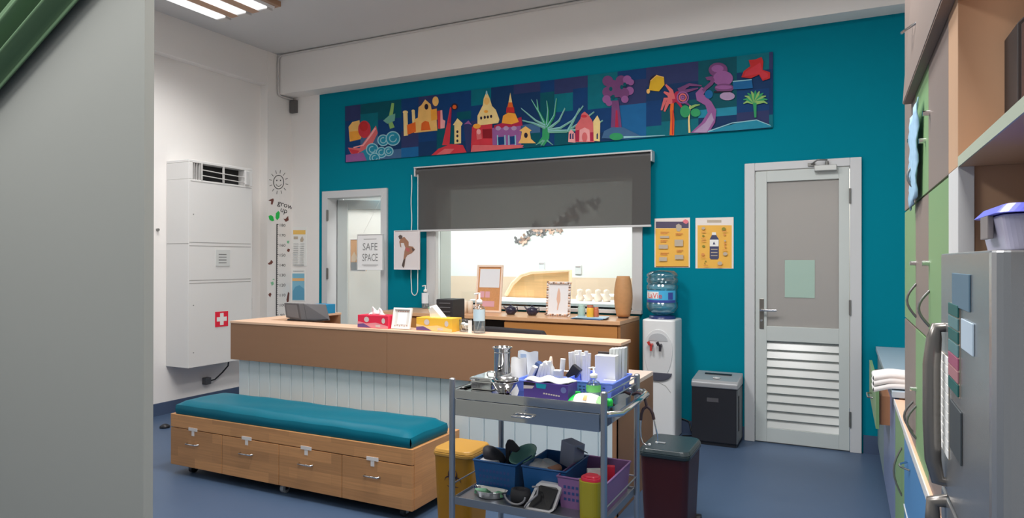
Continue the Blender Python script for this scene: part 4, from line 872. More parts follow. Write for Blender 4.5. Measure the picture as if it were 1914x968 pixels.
jar('amber_jar', 'amber yellow jar beside the pale green cup', 1103, 570, 5.02, 0.028, m('amber', (205, 150, 50), 1.6, 0.2), m('amber_lid', (150, 84, 60), 1.5))
jar('red_jar', 'small reddish brown jar right of the amber jar', 1114, 574, 5.05, 0.022, m('redbrown', (160, 90, 62), 1.6, 0.3))
# left end things
q0 = onCab(848, 562); q1 = onCab(863, 562)
t = thing('first_aid_case', 'small white box with teal stripe right of the computer case', 'box', ((q0.x+q1.x)/2, 5.1, KZ))
part('case_body', MB().box(q0.x, q1.x, 5.06, 5.16, KZ, q0.z), PAPERW, t, 0.003); part('case_stripe', MB().box(q0.x+0.002, q1.x-0.002, 5.058, 5.06, KZ+0.02, KZ+0.045), m('stripe_teal', (110, 150, 155)), t)
for i, (xa_, xb__) in enumerate(((865, 873), (874, 884))):
    q0 = onCab(xa_, 560); q1 = onCab(xb__, 560)
    solo('cream_candle', MB().lathe(((q0.x+q1.x)/2, 5.1, KZ), [(0, 0), (0.024, 0), (0.025, 0.1), (0.02, 0.108), (0.004, 0.108), (0.003, 0.12), (0, 0.12)], 18), m('cream_wax', (226, 206, 190), 1.3), ['cream candle nearer the computer case', 'cream candle nearer the cork board'][i], 'candle', group='cream candles')
p = onY(795, 570, 5.40)
pump_bottle('gel_bottle', 'clear pump bottle with lilac label standing left of the window frame', (p.x, 5.40, KZ), 0.034, onY(795, 548, 5.4).z-KZ, m('clear_liquid', (0, 0, 0)), m('label_lilac', (196, 204, 220), 1.35), (0.05, 0.15))
solo('green_sponge', MB().cbox((onY(810, 570, 5.35).x, 5.35, KZ), 0.09, 0.05, 0.022, 0.1), m('moss_green', (110, 145, 120)), 'small green pad at the left window corner', 'sponge', 0.004)

# ================================================================== FAR ROOM
FY = 7.499
bed = thing('wooden_headboard', 'curved light wood headboard seen through the window', 'headboard', (-2.95, 6.5, 0))
HB = blockwood('headboard_wood', (236, 172, 116), 1.25, 0.4, 0.09, 0.08)
def hb(x, y): p = onY(x, y, 6.5); return (p.x, 6.5, p.z)
P = [hb(940, 575), hb(946, 552), hb(958, 530), hb(975, 514), hb(995, 508), hb(1066, 506), hb(1068, 575)]
P = [(P[0][0], 6.5, 0.3)]+P[1:-1]+[(P[-1][0], 6.5, 0.3)]
part('headboard_panel', MB().prism(P, (0, 0.03, 0)), HB, bed, 0.004)
part('headboard_rim', MB().tube([P[1]]+P[2:-1]+[(P[-2][0], 6.5, 0.6)], 0.022, 8), m('rim_cream', (240, 208, 170), 1.0), bed)
part('bed_rail', MB().tube([hb(1080, 578), hb(1082, 562), hb(1092, 554), hb(1105, 552), hb(1150, 552)], 0.016, 8), PAPERW, bed)
part('mattress', MB().box(-3.4, -1.3, 5.9, 6.49, 0.45, 0.995), m('bed_sheet', (225, 225, 225), 1.1), bed, 0.008)
part('bed_base', MB().box(-3.4, -1.3, 5.9, 6.45, 0.0, 0.44), HB, bed)
for i, px_ in enumerate((1084, 1100, 1118, 1134)):
    q = onY(px_, 562, 6.2); solo('cream_toy', MB().lathe((q.x, 6.2, 0.996), [(0, 0), (0.035, 0), (0.04, 0.04), (0.022, 0.07), (0.03, 0.085), (0.026, 0.11), (0, 0.118)], 16), m('cream_plush', (232, 214, 198), 1.1),
        ['small cream figure on the white bed beyond the glass, nearest the shell frame', 'small cream figure on the white bed, second from the shell frame', 'small cream figure on the white bed, second from the vase', 'small cream figure on the white bed beyond the glass, nearest the vase'][i], 'toy', group='cream figures on the bed')
for i, (px_, py_) in enumerate(((1013, 498), (1081, 504))):
    q = onY(px_, py_, FY); t = thing('wall_outlet', ['white wall outlet above the headboard', 'white wall outlet right of the headboard'][i], 'outlet', (q.x, FY, q.z-0.05), 'outlets in the far room')
    part('outlet_plate', MB().box(q.x-0.04, q.x+0.04, FY-0.012, FY, q.z-0.055, q.z+0.055), m('outlet_white', (214, 214, 214), 1.1), t, 0.003)
    part('outlet_face', MB().box(q.x-0.03, q.x+0.03, FY-0.016, FY-0.012, q.z+0.03, q.z+0.045), m('outlet_grey', (150, 140, 140)), t)
# butterfly stickers: one kind, then copies
BFM = [m('butterfly_brown', (150, 122, 108), 1.3), m('butterfly_grey', (105, 100, 100), 1.3), m('butterfly_pink', (205, 168, 150), 1.2)]
def bf_mesh(mat):
    P1 = [(0, 0, 0), (0.018, -0.010, 0.034), (0.045, -0.022, 0.046), (0.05, -0.022, 0.02), (0.026, -0.010, 0.0), (0.036, -0.016, -0.02), (0.02, -0.01, -0.036), (0.004, -0.002, -0.02)]
    b = MB().poly(P1).poly([(-x, y, z) for x, y, z in P1][::-1]); b.cyl((0, -0.001, -0.026), (0, -0.001, 0.026), 0.0035, n=6)
    o = part('butterfly_sticker', b, mat, None, solid=0.0012); return o
protos = [bf_mesh(x) for x in BFM]
spots = [(968, 450, 1), (977, 452, 2), (983, 446, 0), (988, 440, 1), (994, 433, 1), (999, 430, 2), (1004, 428, 0), (1008, 436, 2), (1011, 429, 0), (1015, 436, 1), (1020, 428, 0), (1026, 427, 2), (1031, 434, 2), (1040, 423, 0), (1048, 431, 0), (1001, 422, 1), (1046, 419, 0), (1052, 410, 1), (1058, 412, 1), (1063, 405, 0), (1071, 398, 1), (1075, 404, 0), (1079, 409, 1), (1070, 391, 1), (1081, 380, 1), (1088, 385, 1), (1089, 393, 1), (1105, 378, 1), (1112, 386, 1), (1117, 376, 1)]
seen = set()
for i, (px_, py_, k) in enumerate(spots):
    o = protos[k]
    if k in seen: o = protos[k].copy(); COL.objects.link(o)
    seen.add(k)
    p = onY(px_, py_, FY-0.004); o.location = p; o.rotation_euler = (0, random.uniform(-1.2, 1.2), 0); s = random.uniform(0.8, 1.15); o.scale = (s, s, s)
    o['category'] = 'butterfly sticker'; o['group'] = 'butterfly stickers on the far wall'
    o['label'] = ['brown', 'dark grey', 'pink'][k]+' butterfly sticker in the rising swarm beyond the window, '+('seen through the grey blind' if py_ < 424 else 'below the blind edge')

# ================================================================== WATER DISPENSER, SHREDDER
wx0, wx1, wy0, wy1, wz = -1.43, -1.172, 5.2, 5.47, 0.93
WD = thing('water_dispenser', 'tall white water dispenser with a blue bottle by the teal wall', 'water dispenser', ((wx0+wx1)/2, 5.33, 0))
WP = m('dispenser_white', (200, 202, 203), 1.35, 0.35); WC = (wx0+wx1)/2
part('body', MB().frustum((WC, 5.335, 0), wx1-wx0, 0.27, wx1-wx0, 0.27, wz, 0.03), WP, WD, 0.012)
def ell(cx, cz, rx, rz_, y, n=28, z0=None, z1=None): return [(cx+rx*math.cos(i*math.tau/n), y, cz+rz_*math.sin(i*math.tau/n)) for i in range(n)]
part('tap_panel', MB().prism([(WC+0.112*math.cos(a_)*(1 if a_ <= math.pi else 1), wy0-0.006, 0.70+(0.155 if math.sin(a_) > 0 else 0.24)*math.sin(a_)) for a_ in [i*math.tau/36 for i in range(36)]], (0, 0.008, 0)), m('panel_white', (190, 192, 194), 1.35, 0.3), WD, 0.003)
part('alcove', MB().prism([(WC+0.075*math.cos(a_), wy0-0.009, 0.765+0.06*math.sin(a_)) for a_ in [i*math.pi/14 for i in range(15)]], (0, 0.005, 0)), m('alcove_grey', (160, 164, 168), 1.35, 0.3), WD)
for i, (dx, mt, lb) in enumerate(((-0.045, m('tap_red', (160, 48, 44), 1.5, 0.3), 'red hot tap'), (0.025, m('tap_black', (40, 36, 44), 1.3, 0.3), 'black cold tap'))):
    x = WC+dx
    part('tap', MB().cyl((x, wy0-0.008, 0.735), (x, wy0-0.045, 0.73), 0.011, n=12).cyl((x, wy0-0.04, 0.735), (x, wy0-0.045, 0.69), 0.009, n=12).cbox((x-0.008, wy0-0.045, 0.735), 0.02, 0.014, 0.03, 0, 0, -0.5), mt, WD, label=lb)
dt = [(WC+0.108*math.cos(a_), wy0-0.016, 0.52+0.062*math.sin(a_)) for a_ in [math.pi+i*math.pi/16 for i in range(17)]]
part('drip_tray', MB().prism(dt, (0, 0.018, 0)), m('tray_slate', (68, 70, 82), 1.4, 0.35), WD, 0.003, label='dark grey drip tray')
part('door_line', MB().tube([(WC-0.11, wy0-0.001, 0.44), (WC, wy0-0.001, 0.445), (WC+0.06, wy0-0.001, 0.42), (WC+0.1, wy0-0.001, 0.37)], 0.002, 6), m('seam_grey', (0, 0, 0)), WD)
part('bottle_collar', MB().lathe((WC+0.0, 5.335, wz), [(0.105, 0), (0.10, 0.022), (0.07, 0.026), (0, 0.026)], 28), m('collar_navy', (28, 40, 84), 1.5, 0.3), WD, label='navy blue collar')
r = 0.122; bz = wz+0.026
BW = glassy('bottle_blue', (0.80, 0.93, 0.96), 0.16, 0.15)
prof = [(0.03, 0.0), (0.06, 0.004), (0.105, 0.03), (r, 0.06), (r, 0.10), (r-0.006, 0.105), (r-0.006, 0.205), (r, 0.21), (r, 0.235), (r-0.01, 0.245), (r-0.01, 0.255), (r, 0.265), (r, 0.29), (r-0.01, 0.30), (r, 0.31), (r, 0.325), (r-0.03, 0.352), (0, 0.356)]
wb_ = thing('water_bottle', 'big translucent blue water bottle upturned on the dispenser', 'bottle', (WC, 5.335, bz))
part('bottle_shell', MB().lathe((WC, 5.335, bz), prof, 36), BW, wb_)
part('water', MB().lathe((WC, 5.335, bz), [(0, 0.006), (0.09, 0.025), (r-0.012, 0.07), (r-0.012, 0.24), (0, 0.24)], 30), m('water_tint', (120, 185, 200), 1.4, 0.1, trans=0.55), wb_)
def lab(rr, a0, a1, z0_, z1_, mat, mb): return mb.use(mat).sheet(lambda u, v: (WC+rr*math.cos(math.radians(a0+(a1-a0)*u)), 5.335+rr*math.sin(math.radians(a0+(a1-a0)*u)), bz+z0_+(z1_-z0_)*v), 24, 1)
lm = MB(); lab(r-0.003, 190, 340, 0.105, 0.20, m('label_sky', (60, 150, 190), 1.5, 0.4), lm); lab(r-0.002, 190, 340, 0.105, 0.125, m('label_navy', (46, 60, 130), 1.5), lm); lab(r-0.002, 205, 270, 0.135, 0.19, m('label_white', (210, 216, 222), 1.3), lm); lab(r-0.001, 305, 325, 0.13, 0.185, m('label_navy', (0, 0, 0)), lm)
pl_ = part('bottle_label', lm, None, wb_, label='blue and white wrap label with red letters')
def onb(u, v): a_ = math.radians(252)+u/r; return (WC+(r+0.0005)*math.cos(a_), 5.335+(r+0.0005)*math.sin(a_), bz+0.158+v)
part('label_lettering', text_mb('LaVie', 0.06, onb, None, m('letter_red', (190, 60, 50), 1.5)), None, pl_)

sx0, sx1, sy0, sy1, sz = -1.045, -0.705, 5.20, 5.47, 0.49
SH = thing('paper_shredder', 'black and silver paper shredder between dispenser and louvred door', 'shredder', ((sx0+sx1)/2, 5.33, 0))
part('bin_body', MB().box(sx0+0.004, sx1-0.004, sy0+0.004, sy1, 0.025, sz-0.06), m('shredder_grey', (88, 92, 96), 1.4, 0.4), SH, 0.008)
part('front_panel', MB().box(sx0+0.002, sx1-0.012, sy0-0.004, sy0+0.005, 0.03, sz-0.05), m('shredder_black', (34, 35, 40), 1.3, 0.35), SH, 0.004)
part('base', MB().box(sx0+0.015, sx1-0.015, sy0+0.01, sy1-0.01, 0.0, 0.03), BLACK, SH, 0.004)
hdm = MB().prism([(sx0, sy0-0.012, sz-0.055), (sx0, sy0-0.014, sz-0.02), (sx0, sy0+0.01, sz), (sx0, sy1, sz+0.03), (sx0, sy1, sz-0.055)], (sx1-sx0, 0, 0))
hd = part('shredder_head', hdm, m('shredder_silver', (150, 152, 155), 1.4, 0.3, 0.3), SH, 0.008, label='silver shredder head')
part('paper_slot', MB().prism([(sx0+0.07, 5.36, sz+0.021), (sx0+0.07, 5.385, sz+0.024), (sx1-0.07, 5.385, sz+0.024), (sx1-0.07, 5.36, sz+0.021)], (0, 0, 0.004)), BLACK, hd)
part('control_dial', MB().lathe((WC+0.43, 5.27, sz+0.008), [(0, 0), (0.03, 0), (0.028, 0.006), (0.012, 0.006), (0.011, 0.002), (0, 0.002)], 20), m('dial_pale', (176, 178, 178), 1.4, 0.3), hd)
part('side_grip', MB().box(sx1-0.005, sx1+0.001, 5.24, 5.27, 0.12, 0.38), BLACK, SH)
part('window_strip', MB().box(-0.93, -0.845, sy0-0.006, sy0-0.003, 0.33, 0.36), m('strip_grey', (60, 60, 64)), SH)
solo('dispenser_cable', MB().tube([(-1.2, 5.49, 0.12), (-1.12, 5.48, 0.1), (-1.1, 5.47, 0.03), (-1.06, 5.42, 0.008), (-1.15, 5.36, 0.008)], 0.006, 8), BLACK, 'black cable on the floor between dispenser and shredder', 'cable')

# ================================================================== BINS
def pedal_bin(name, label, cx, cy, w_, d_, h, body, lid, lidh=0.03, bio=False, pedal=BLACK, extra=None):
    t = thing(name, label, 'bin', (cx, cy, 0))
    part('bin_body', MB().frustum((cx, cy, 0.0), w_*0.82, d_*0.82, w_*0.95, d_*0.95, h-lidh, 0.035), body, t, 0.004)
    l = part('bin_lid', MB().frustum((cx, cy, h-lidh), w_, d_, w_, d_, lidh*0.5, 0.04).frustum((cx, cy, h-lidh*0.5), w_, d_, w_*0.93, d_*0.93, lidh*0.5, 0.04), lid, t, 0.004)
    part('pedal', MB().box(cx-0.05, cx+0.05, cy-d_/2-0.05, cy-d_/2+0.05, 0.012, 0.03), pedal, t, 0.004)
    part('hinge_bar', MB().cyl((cx-w_*0.35, cy+d_/2-0.003, h-lidh-0.005), (cx+w_*0.35, cy+d_/2-0.003, h-lidh-0.005), 0.01, n=10), lid, t)
    return t
YB = pedal_bin('biohazard_bin', 'yellow pedal bin with black biohazard mark beside the bench', -1.735, 2.945, 0.225, 0.235, 0.455, m('bin_yellow', (150, 104, 0), 1.3, 0.4), m('lid_yellow', (200, 150, 66), 0.85, 0.4), 0.035, pedal=m('pedal_yellow', (150, 108, 20), 1.8))
bm = MB(); bc = onY(846, 896, 2.835); cxx, czz, yy = bc.x, bc.z, 2.833
def yf(z): return 2.945-0.235/2*(0.82+0.13*z/0.42)-0.0018
def arc(mb, cx, cz, r, a0, a1, w0, w1, n=14):
    pts = []; 
    A = [math.radians(a0+(a1-a0)*i/n) for i in range(n+1)]
    o_ = [(cx+(r+(w0+(w1-w0)*abs(2*i/n-1))/2)*math.cos(A[i]), cz+(r+(w0+(w1-w0)*abs(2*i/n-1))/2)*math.sin(A[i])) for i in range(n+1)]
    i_ = [(cx+(r-(w0+(w1-w0)*abs(2*i/n-1))/2)*math.cos(A[i]), cz+(r-(w0+(w1-w0)*abs(2*i/n-1))/2)*math.sin(A[i])) for i in range(n+1)]
    for i in range(n): mb.poly([(p[0], yf(p[1])-0.0004, p[1]) for p in (o_[i], o_[i+1], i_[i+1], i_[i])])
for k in range(3):
    a_ = 90+120*k; ox, oz = 0.026*math.cos(math.radians(a_)), 0.026*math.sin(math.radians(a_))
    arc(bm, cxx+ox, czz+oz, 0.024, a_+35, a_+325, 0.012, 0.002)
arc(bm, cxx, czz, 0.02, 0, 359, 0.005, 0.005, 20)
part('biohazard_mark', bm, m('hazard_ink', (48, 26, 30), 1.3), YB, label='black biohazard symbol')
RB = pedal_bin('red_bin', 'dark red bin with a black lid at the end of the counter', -0.80, 3.46, 0.255, 0.34, 0.455, m('bin_red', (56, 16, 20), 1.3, 0.4), m('lid_greenblack', (38, 50, 54), 1.0, 0.25), 0.04)
part('lid_glint', MB().box(-0.86, -0.82, 3.42, 3.44, 0.4555, 0.458), m('glint_metal', (200, 200, 200), 1.2, 0.2, 0.8), RB, label='small bright glint patch on the lid')  # raised pale patch stands in for a glint on the lid
part('rear_wheel', MB().cyl((-0.705, 3.60, 0.03), (-0.675, 3.60, 0.03), 0.03), BLACK, RB)

# ================================================================== TROLLEY
tx0, tx1, ty0, ty1 = -1.447, -0.795, 2.375, 2.815
TR = thing('medical_trolley', 'stainless steel instrument trolley with two shelves in the foreground', 'trolley', ((tx0+tx1)/2, (ty0+ty1)/2, 0))
POST = m('post_steel', (150, 152, 155), 1.4, 0.28, 0.85)
for (x, y) in ((tx0, ty0), (tx1, ty0), (tx1, ty1), (tx0, ty1)):
    p_ = part('post', MB().cyl((x, y, 0.07), (x, y, 0.9), 0.0125, n=16).lathe((x, y, 0.9), [(0.0125, 0), (0.009, 0.004), (0, 0.005)], 12), POST, TR)
    part('castor', MB().cyl((x-0.012, y, 0.035), (x+0.012, y, 0.035), 0.035, n=16).box(x-0.016, x+0.016, y-0.01, y+0.01, 0.05, 0.075), BLACK, p_)
TZ = 0.842
tr_ = MB().box(tx0+0.012, tx1-0.012, ty0+0.005, ty1-0.005, TZ-0.004, TZ)
tr_.box(tx0+0.012, tx1-0.012, ty0-0.002, ty0+0.002, TZ-0.02, 0.857).box(tx0+0.012, tx1-0.012, ty1-0.002, ty1+0.002, TZ-0.02, 0.857).box(tx0+0.008, tx0+0.012, ty0+0.01, ty1-0.01, TZ-0.02, 0.857).box(tx1-0.012, tx1-0.008, ty0+0.01, ty1-0.01, TZ-0.02, 0.857)
part('top_tray', tr_, MIRROR, TR, 0.001)
dw = part('drawer', MB().box(tx0+0.014, tx1-0.018, ty0-0.001, ty1-0.03, 0.752, TZ-0.022), MIRROR, TR, 0.002)
hx_ = onY(979, 777, ty0).x
part('drawer_handle', MB().tube([(hx_-0.04, ty0, 0.782), (hx_-0.04, ty0-0.025, 0.782), (hx_+0.04, ty0-0.025, 0.782), (hx_+0.04, ty0, 0.782)], 0.005, 10), CHROME, dw)
part('lock', MB().cyl((hx_, ty0, 0.806), (hx_, ty0-0.008, 0.806), 0.009, n=14), CHROME, dw)
gr_ = MB().tube([(tx1, ty0, 0.865), (tx1, ty1, 0.865)], 0.003, 8).tube([(tx1, ty0+0.05, 0.892), (tx1, ty1, 0.892)], 0.003, 8).tube([(tx0, ty1, 0.892), (tx1, ty1, 0.892)], 0.003, 8).tube([(tx0, ty0, 0.857), (tx0, ty1, 0.857)], 0.003, 8)
part('guard_rail', gr_, CHROME, TR)
part('push_handle', MB().tube([(tx1, ty0+0.02, 0.815), (tx1+0.05, ty0+0.05, 0.82), (tx1+0.055, ty1-0.05, 0.83), (tx1+0.03, ty1-0.005, 0.832), (tx1, ty1, 0.832)], 0.0125, 12), CHROME, TR)
SZ = 0.418
sh = MB().box(tx0+0.012, tx1-0.012, ty0+0.005, ty1-0.005, SZ-0.012, SZ-0.008)
sh.box(tx0+0.012, tx1-0.012, ty0-0.003, ty0+0.003, SZ-0.03, SZ+0.002).box(tx0+0.012, tx1-0.012, ty1-0.003, ty1+0.003, SZ-0.03, SZ+0.002).box(tx1-0.013, tx1-0.008, ty0+0.01, ty1-0.01, SZ-0.03, SZ+0.002).box(tx0+0.008, tx0+0.013, ty0+0.01, ty1-0.01, SZ-0.03, SZ+0.002)
part('lower_shelf', sh, m('shelf_steel', (130, 134, 140), 1.4, 0.3, 0.75), TR, 0.001)
part('shelf_rail', MB().tube([(tx0, ty0, SZ+0.05), (tx0, ty1, SZ+0.05)], 0.003, 8).tube([(tx1, ty0, SZ+0.05), (tx1, ty1, SZ+0.05)], 0.003, 8).tube([(tx0, ty1, SZ+0.05), (tx1, ty1, SZ+0.05)], 0.003, 8), POST, TR)
FZ = SZ-0.008

def basket(name, label, x0, x1, y0, y1, z, h, mat, rz=0.0, grp=None, slots=False, flare=0.012):
    cx, cy = (x0+x1)/2, (y0+y1)/2; w_, d_ = x1-x0, y1-y0
    t = thing(name, label, 'basket', (cx, cy, z), grp); t.rotation_euler = (0, 0, rz)
    th = 0.003; b = MB()
    def wall(sx):  # four thin flared walls
        pass
    a0, b0 = w_/2-flare, d_/2-flare; a1, b1 = w_/2, d_/2
    o = [(-a0, -b0, 0), (a0, -b0, 0), (a0, b0, 0), (-a0, b0, 0), (-a1, -b1, h), (a1, -b1, h), (a1, b1, h), (-a1, b1, h)]
    i = [(-a0+th, -b0+th, th), (a0-th, -b0+th, th), (a0-th, b0-th, th), (-a0+th, b0-th, th), (-a1+th, -b1+th, h), (a1-th, -b1+th, h), (a1-th, b1-th, h), (-a1+th, b1-th, h)]
    b.add(o+i, [(0, 3, 2, 1), (0, 1, 5, 4), (1, 2, 6, 5), (2, 3, 7, 6), (3, 0, 4, 7), (8, 9, 10, 11), (8, 12, 13, 9), (9, 13, 14, 10), (10, 14, 15, 11), (11, 15, 12, 8), (4, 5, 13, 12), (5, 6, 14, 13), (6, 7, 15, 14), (7, 4, 12, 15)])
    bd = part('basket_body', b, mat, t, local=True)
    part('rim', MB().tube([(-a1, -b1, h), (a1, -b1, h), (a1, b1, h), (-a1, b1, h)], 0.0045, 8, closed=True), mat, t, local=True)
    if slots:
        s = MB(); dk = m(mat.name+'_slot', (40, 60, 110), 1.5)
        for r_ in range(3):
            for c_ in range(9):
                u = -a0*0.85+a0*1.7*c_/9; zz_ = h*(0.25+0.2*r_); off = b0+(b1-b0)*zz_/h+0.0008
                s.add([(u, -off, zz_), (u+a0*0.12, -off, zz_), (u+a0*0.12, -off-0.0003, zz_+h*0.1), (u, -off-0.0003, zz_+h*0.1)], [(0, 1, 2, 3)])
        part('vent_slots', s, dk, bd, local=True)
    return t
def X(px_, Y): return onY(px_, 484, Y).x
def Zp(px_, py_, Y): return onY(px_, py_, Y).z
# steel canister
cx_ = X(939, 2.72); t = thing('steel_canister', 'tall open stainless steel canister at the back of the trolley top', 'canister', (cx_, 2.72, TZ)); hh = Zp(939, 648, 2.72)-TZ
part('canister_body', MB().lathe((cx_, 2.72, TZ), [(0, 0.001), (0.036, 0.001), (0.038, 0.006), (0.038, hh-0.012), (0.046, hh-0.004), (0.046, hh), (0.036, hh), (0.035, 0.02), (0, 0.02)], 32), MIRROR, t)
part('canister_band', MB().lathe((cx_, 2.72, TZ+hh*0.82), [(0.0385, 0), (0.0395, 0.003), (0.0385, 0.006)], 32), STEEL, t)
# steel instrument box and kidney bowl
xa_, xb__ = X(884, 2.50), X(924, 2.50)
t = thing('instrument_tray', 'low lidded steel box left of the steel bowl', 'tray', ((xa_+xb__)/2, 2.56, TZ))
part('tray_body', MB().box(xa_, xb__, 2.48, 2.66, TZ+0.0005, TZ+0.038), STEEL, t, 0.006); part('tray_lid', MB().box(xa_-0.003, xb__+0.003, 2.477, 2.663, TZ+0.038, TZ+0.052), MIRROR, t, 0.004)
part('lid_handle', MB().tube([((xa_+xb__)/2-0.02, 2.57, TZ+0.052), ((xa_+xb__)/2-0.015, 2.57, TZ+0.064), ((xa_+xb__)/2+0.015, 2.57, TZ+0.064), ((xa_+xb__)/2+0.02, 2.57, TZ+0.052)], 0.003, 8), CHROME, t)
cx_ = X(943, 2.47)
bowlp = [(0, 0.001), (0.024, 0.001), (0.028, 0.005), (0.045, 0.028), (0.056, 0.05), (0.06, 0.052), (0.056, 0.046), (0.044, 0.027), (0.026, 0.008), (0, 0.006)]
t = thing('steel_bowl', 'shiny round steel bowl at the front of the trolley top', 'bowl', (cx_, 2.47, TZ))
part('bowl', MB().lathe((cx_, 2.47, TZ), bowlp, 32), MIRROR, t)
c2 = thing('inner_bowl', 'second steel bowl nested in the front bowl', 'bowl', (cx_+0.006, 2.478, TZ+0.012))
part('bowl', MB().lathe((cx_+0.006, 2.478, TZ+0.012), [(a_*0.86, b_*0.9) for a_, b_ in bowlp], 28), STEEL, c2)
# gauze bag
def bag(name, label, xl, xr, Y, yt, z, d_, mat, lean=0.0, cat='packet', grp=None, top=None):
    a_, b_ = X(xl, Y), X(xr, Y); h = Zp((xl+xr)/2, yt, Y)-z; cx = (a_+b_)/2; w_ = b_-a_
    bm_ = MB(); nu, nv = 10, 8
    def f(sgn): return lambda u, v: (a_+w_*(0.5+(u-0.5)*(1-0.12*v))+lean*v*h, Y+sgn*d_/2*math.sin(math.pi*min(0.98, max(0.02, u)))**0.5*(1-v*0.85)+0.004*math.sin(7*u+5*v), z+0.001+h*v*(1+0.03*math.sin(9*u)*(v > 0.9)))
    bm_.sheet(f(-1), nu, nv); bm_.sheet(f(1), nu, nv)
    return solo(name, bm_, mat, label, cat, group=grp)
GAUZE = m('gauze_white', (206, 206, 206), 1.35, 0.7)
bag('gauze_packet', 'crumpled white gauze packet right of the steel canister', 953, 985, 2.66, 669, TZ, 0.05, GAUZE, 0.05)
bag('cotton_bag', 'clear bag of white cotton behind the gauze packet', 966, 1008, 2.735, 657, TZ, 0.05, m('cotton_bag', (200, 204, 210), 1.3, 0.4), 0.02)
solo('blue_sticker_card', MB().cbox((X(978, 2.70), 2.703, Zp(978, 669, 2.70)), 0.028, 0.003, 0.018), m('pale_blue_card', (165, 185, 215), 1.3), 'small pale blue card on the bag of cotton', 'card')
# blue basket left
bx0_, bx1_ = X(973, 2.58), X(1052, 2.58)
basket('blue_tray', 'shallow blue plastic tray holding boxes, behind the purple glove box', bx0_, bx1_, 2.53, 2.68, TZ, 0.045, BLUEP, 0.0, 'blue plastic trays on the trolley')
zb = TZ+0.004
solo('blister_box', MB().cbox((X(988, 2.60), 2.61, zb), 0.026, 0.05, 0.118, 0.1, 0, 0.42), m('navy_card', (48, 66, 108), 1.5), 'navy blue slim box leaning in the left blue tray', 'box', 0.001)
solo('white_box', MB().cbox((X(982, 2.575), 2.575, zb), 0.018, 0.045, 0.108, 0.1, 0, 0.45), PAPERW, 'slim white box leaning beside the navy one', 'box', 0.001)
for i in range(4):
    xq = X(1000+8*i, 2.60); solo('syringe_pack', MB().cbox((xq, 2.60+0.006*i, zb), 0.013, 0.045, 0.108+0.010*(i % 2), 0.15, 0, 0.32-0.1*i), m('pack_white', (214, 214, 210), 1.3, 0.5), ['white syringe packet nearest the slim white box', 'white syringe packet, second from the slim white box', 'white syringe packet, third from the slim white box', 'white syringe packet nearest the spray bottle'][i], 'packet', 0.001, 'syringe packets in the left tray')
cx_ = X(1030, 2.63); t = thing('dropper_bottle', 'small white bottle with a pinkish cap standing in the left blue tray', 'bottle', (cx_, 2.63, zb))
part('bottle_body', MB().lathe((cx_, 2.63, zb), [(0, 0), (0.015, 0), (0.016, 0.085), (0.009, 0.098), (0.009, 0.105)], 16), PAPERW, t); part('bottle_cap', MB().lathe((cx_, 2.63, zb+0.1), [(0.009, 0), (0.008, 0.02), (0.004, 0.035), (0, 0.036)], 14), m('cap_peach', (216, 190, 170), 1.3), t)
jar_ = solo('clear_vial_box', MB().cbox((X(1043, 2.60), 2.60, zb), 0.03, 0.04, 0.085, 0.1), FILM, 'small clear box at the right end of the left blue tray', 'box', 0.002)
# thermometer, pen pouch, tubes
cx_ = X(1051, 2.66)
solo('white_tube', MB().cyl((cx_, 2.66, TZ+0.08), (cx_+0.004, 2.66, TZ+0.128), 0.011, n=14).cyl((cx_-0.003, 2.66, TZ+0.001), (cx_, 2.66, TZ+0.08), 0.007, n=12), PAPERW, 'short white plastic tube standing between the two trays', 'tube')
t = thing('otoscope_case', 'black case on its corner beside the white swab tubes', 'case', (X(1064, 2.65), 2.65, TZ))
part('case_body', MB().cbox((X(1066, 2.65), 2.65, TZ+0.05), 0.042, 0.03, 0.06, 0, 0, 0.6), BLACK, t, 0.003); part('case_strap', MB().tube([(X(1050, 2.63), 2.63, TZ+0.05), (X(1058, 2.62), 2.62, TZ+0.018), (X(1070, 2.61), 2.61, TZ+0.04), (X(1082, 2.61), 2.61, TZ+0.02)], 0.004, 8), m('cream_cord', (200, 192, 182), 1.3), t)
part('case_foot', MB().box(X(1062, 2.65), X(1068, 2.65), 2.64, 2.66, TZ+0.0005, TZ+0.065), BLACK, t)
random.seed(9)
for i in range(9):
    xq = X(1068+3.6*i, 2.70); h_ = Zp(1080, 657+random.uniform(-2, 7), 2.70)-TZ
    solo('swab_stick', MB().cyl((xq, 2.70+0.008*(i % 3), TZ+0.001), (xq+0.004*(i-4)/4, 2.70+0.01*(i % 3), TZ+h_), 0.0075, 0.0085, n=12), m('swab_white', (206, 206, 206), 1.35, 0.5),
         'wrapped white swab in the bunch between the trays, '+['first', 'second', 'third', 'fourth', 'fifth', 'sixth', 'seventh', 'eighth', 'last'][i]+' from the left', 'swab', group='wrapped swabs standing in a bunch')
solo('tape_roll', MB().lathe((X(1058, 2.58), 2.58, TZ), [(0.012, 0.0005), (0.03, 0.0005), (0.032, 0.012), (0.028, 0.02), (0.012, 0.02), (0.012, 0.0005)], 20), m('tape_tan', (190, 146, 110), 1.5), 'tan roll of medical tape between the blue trays', 'tape roll')
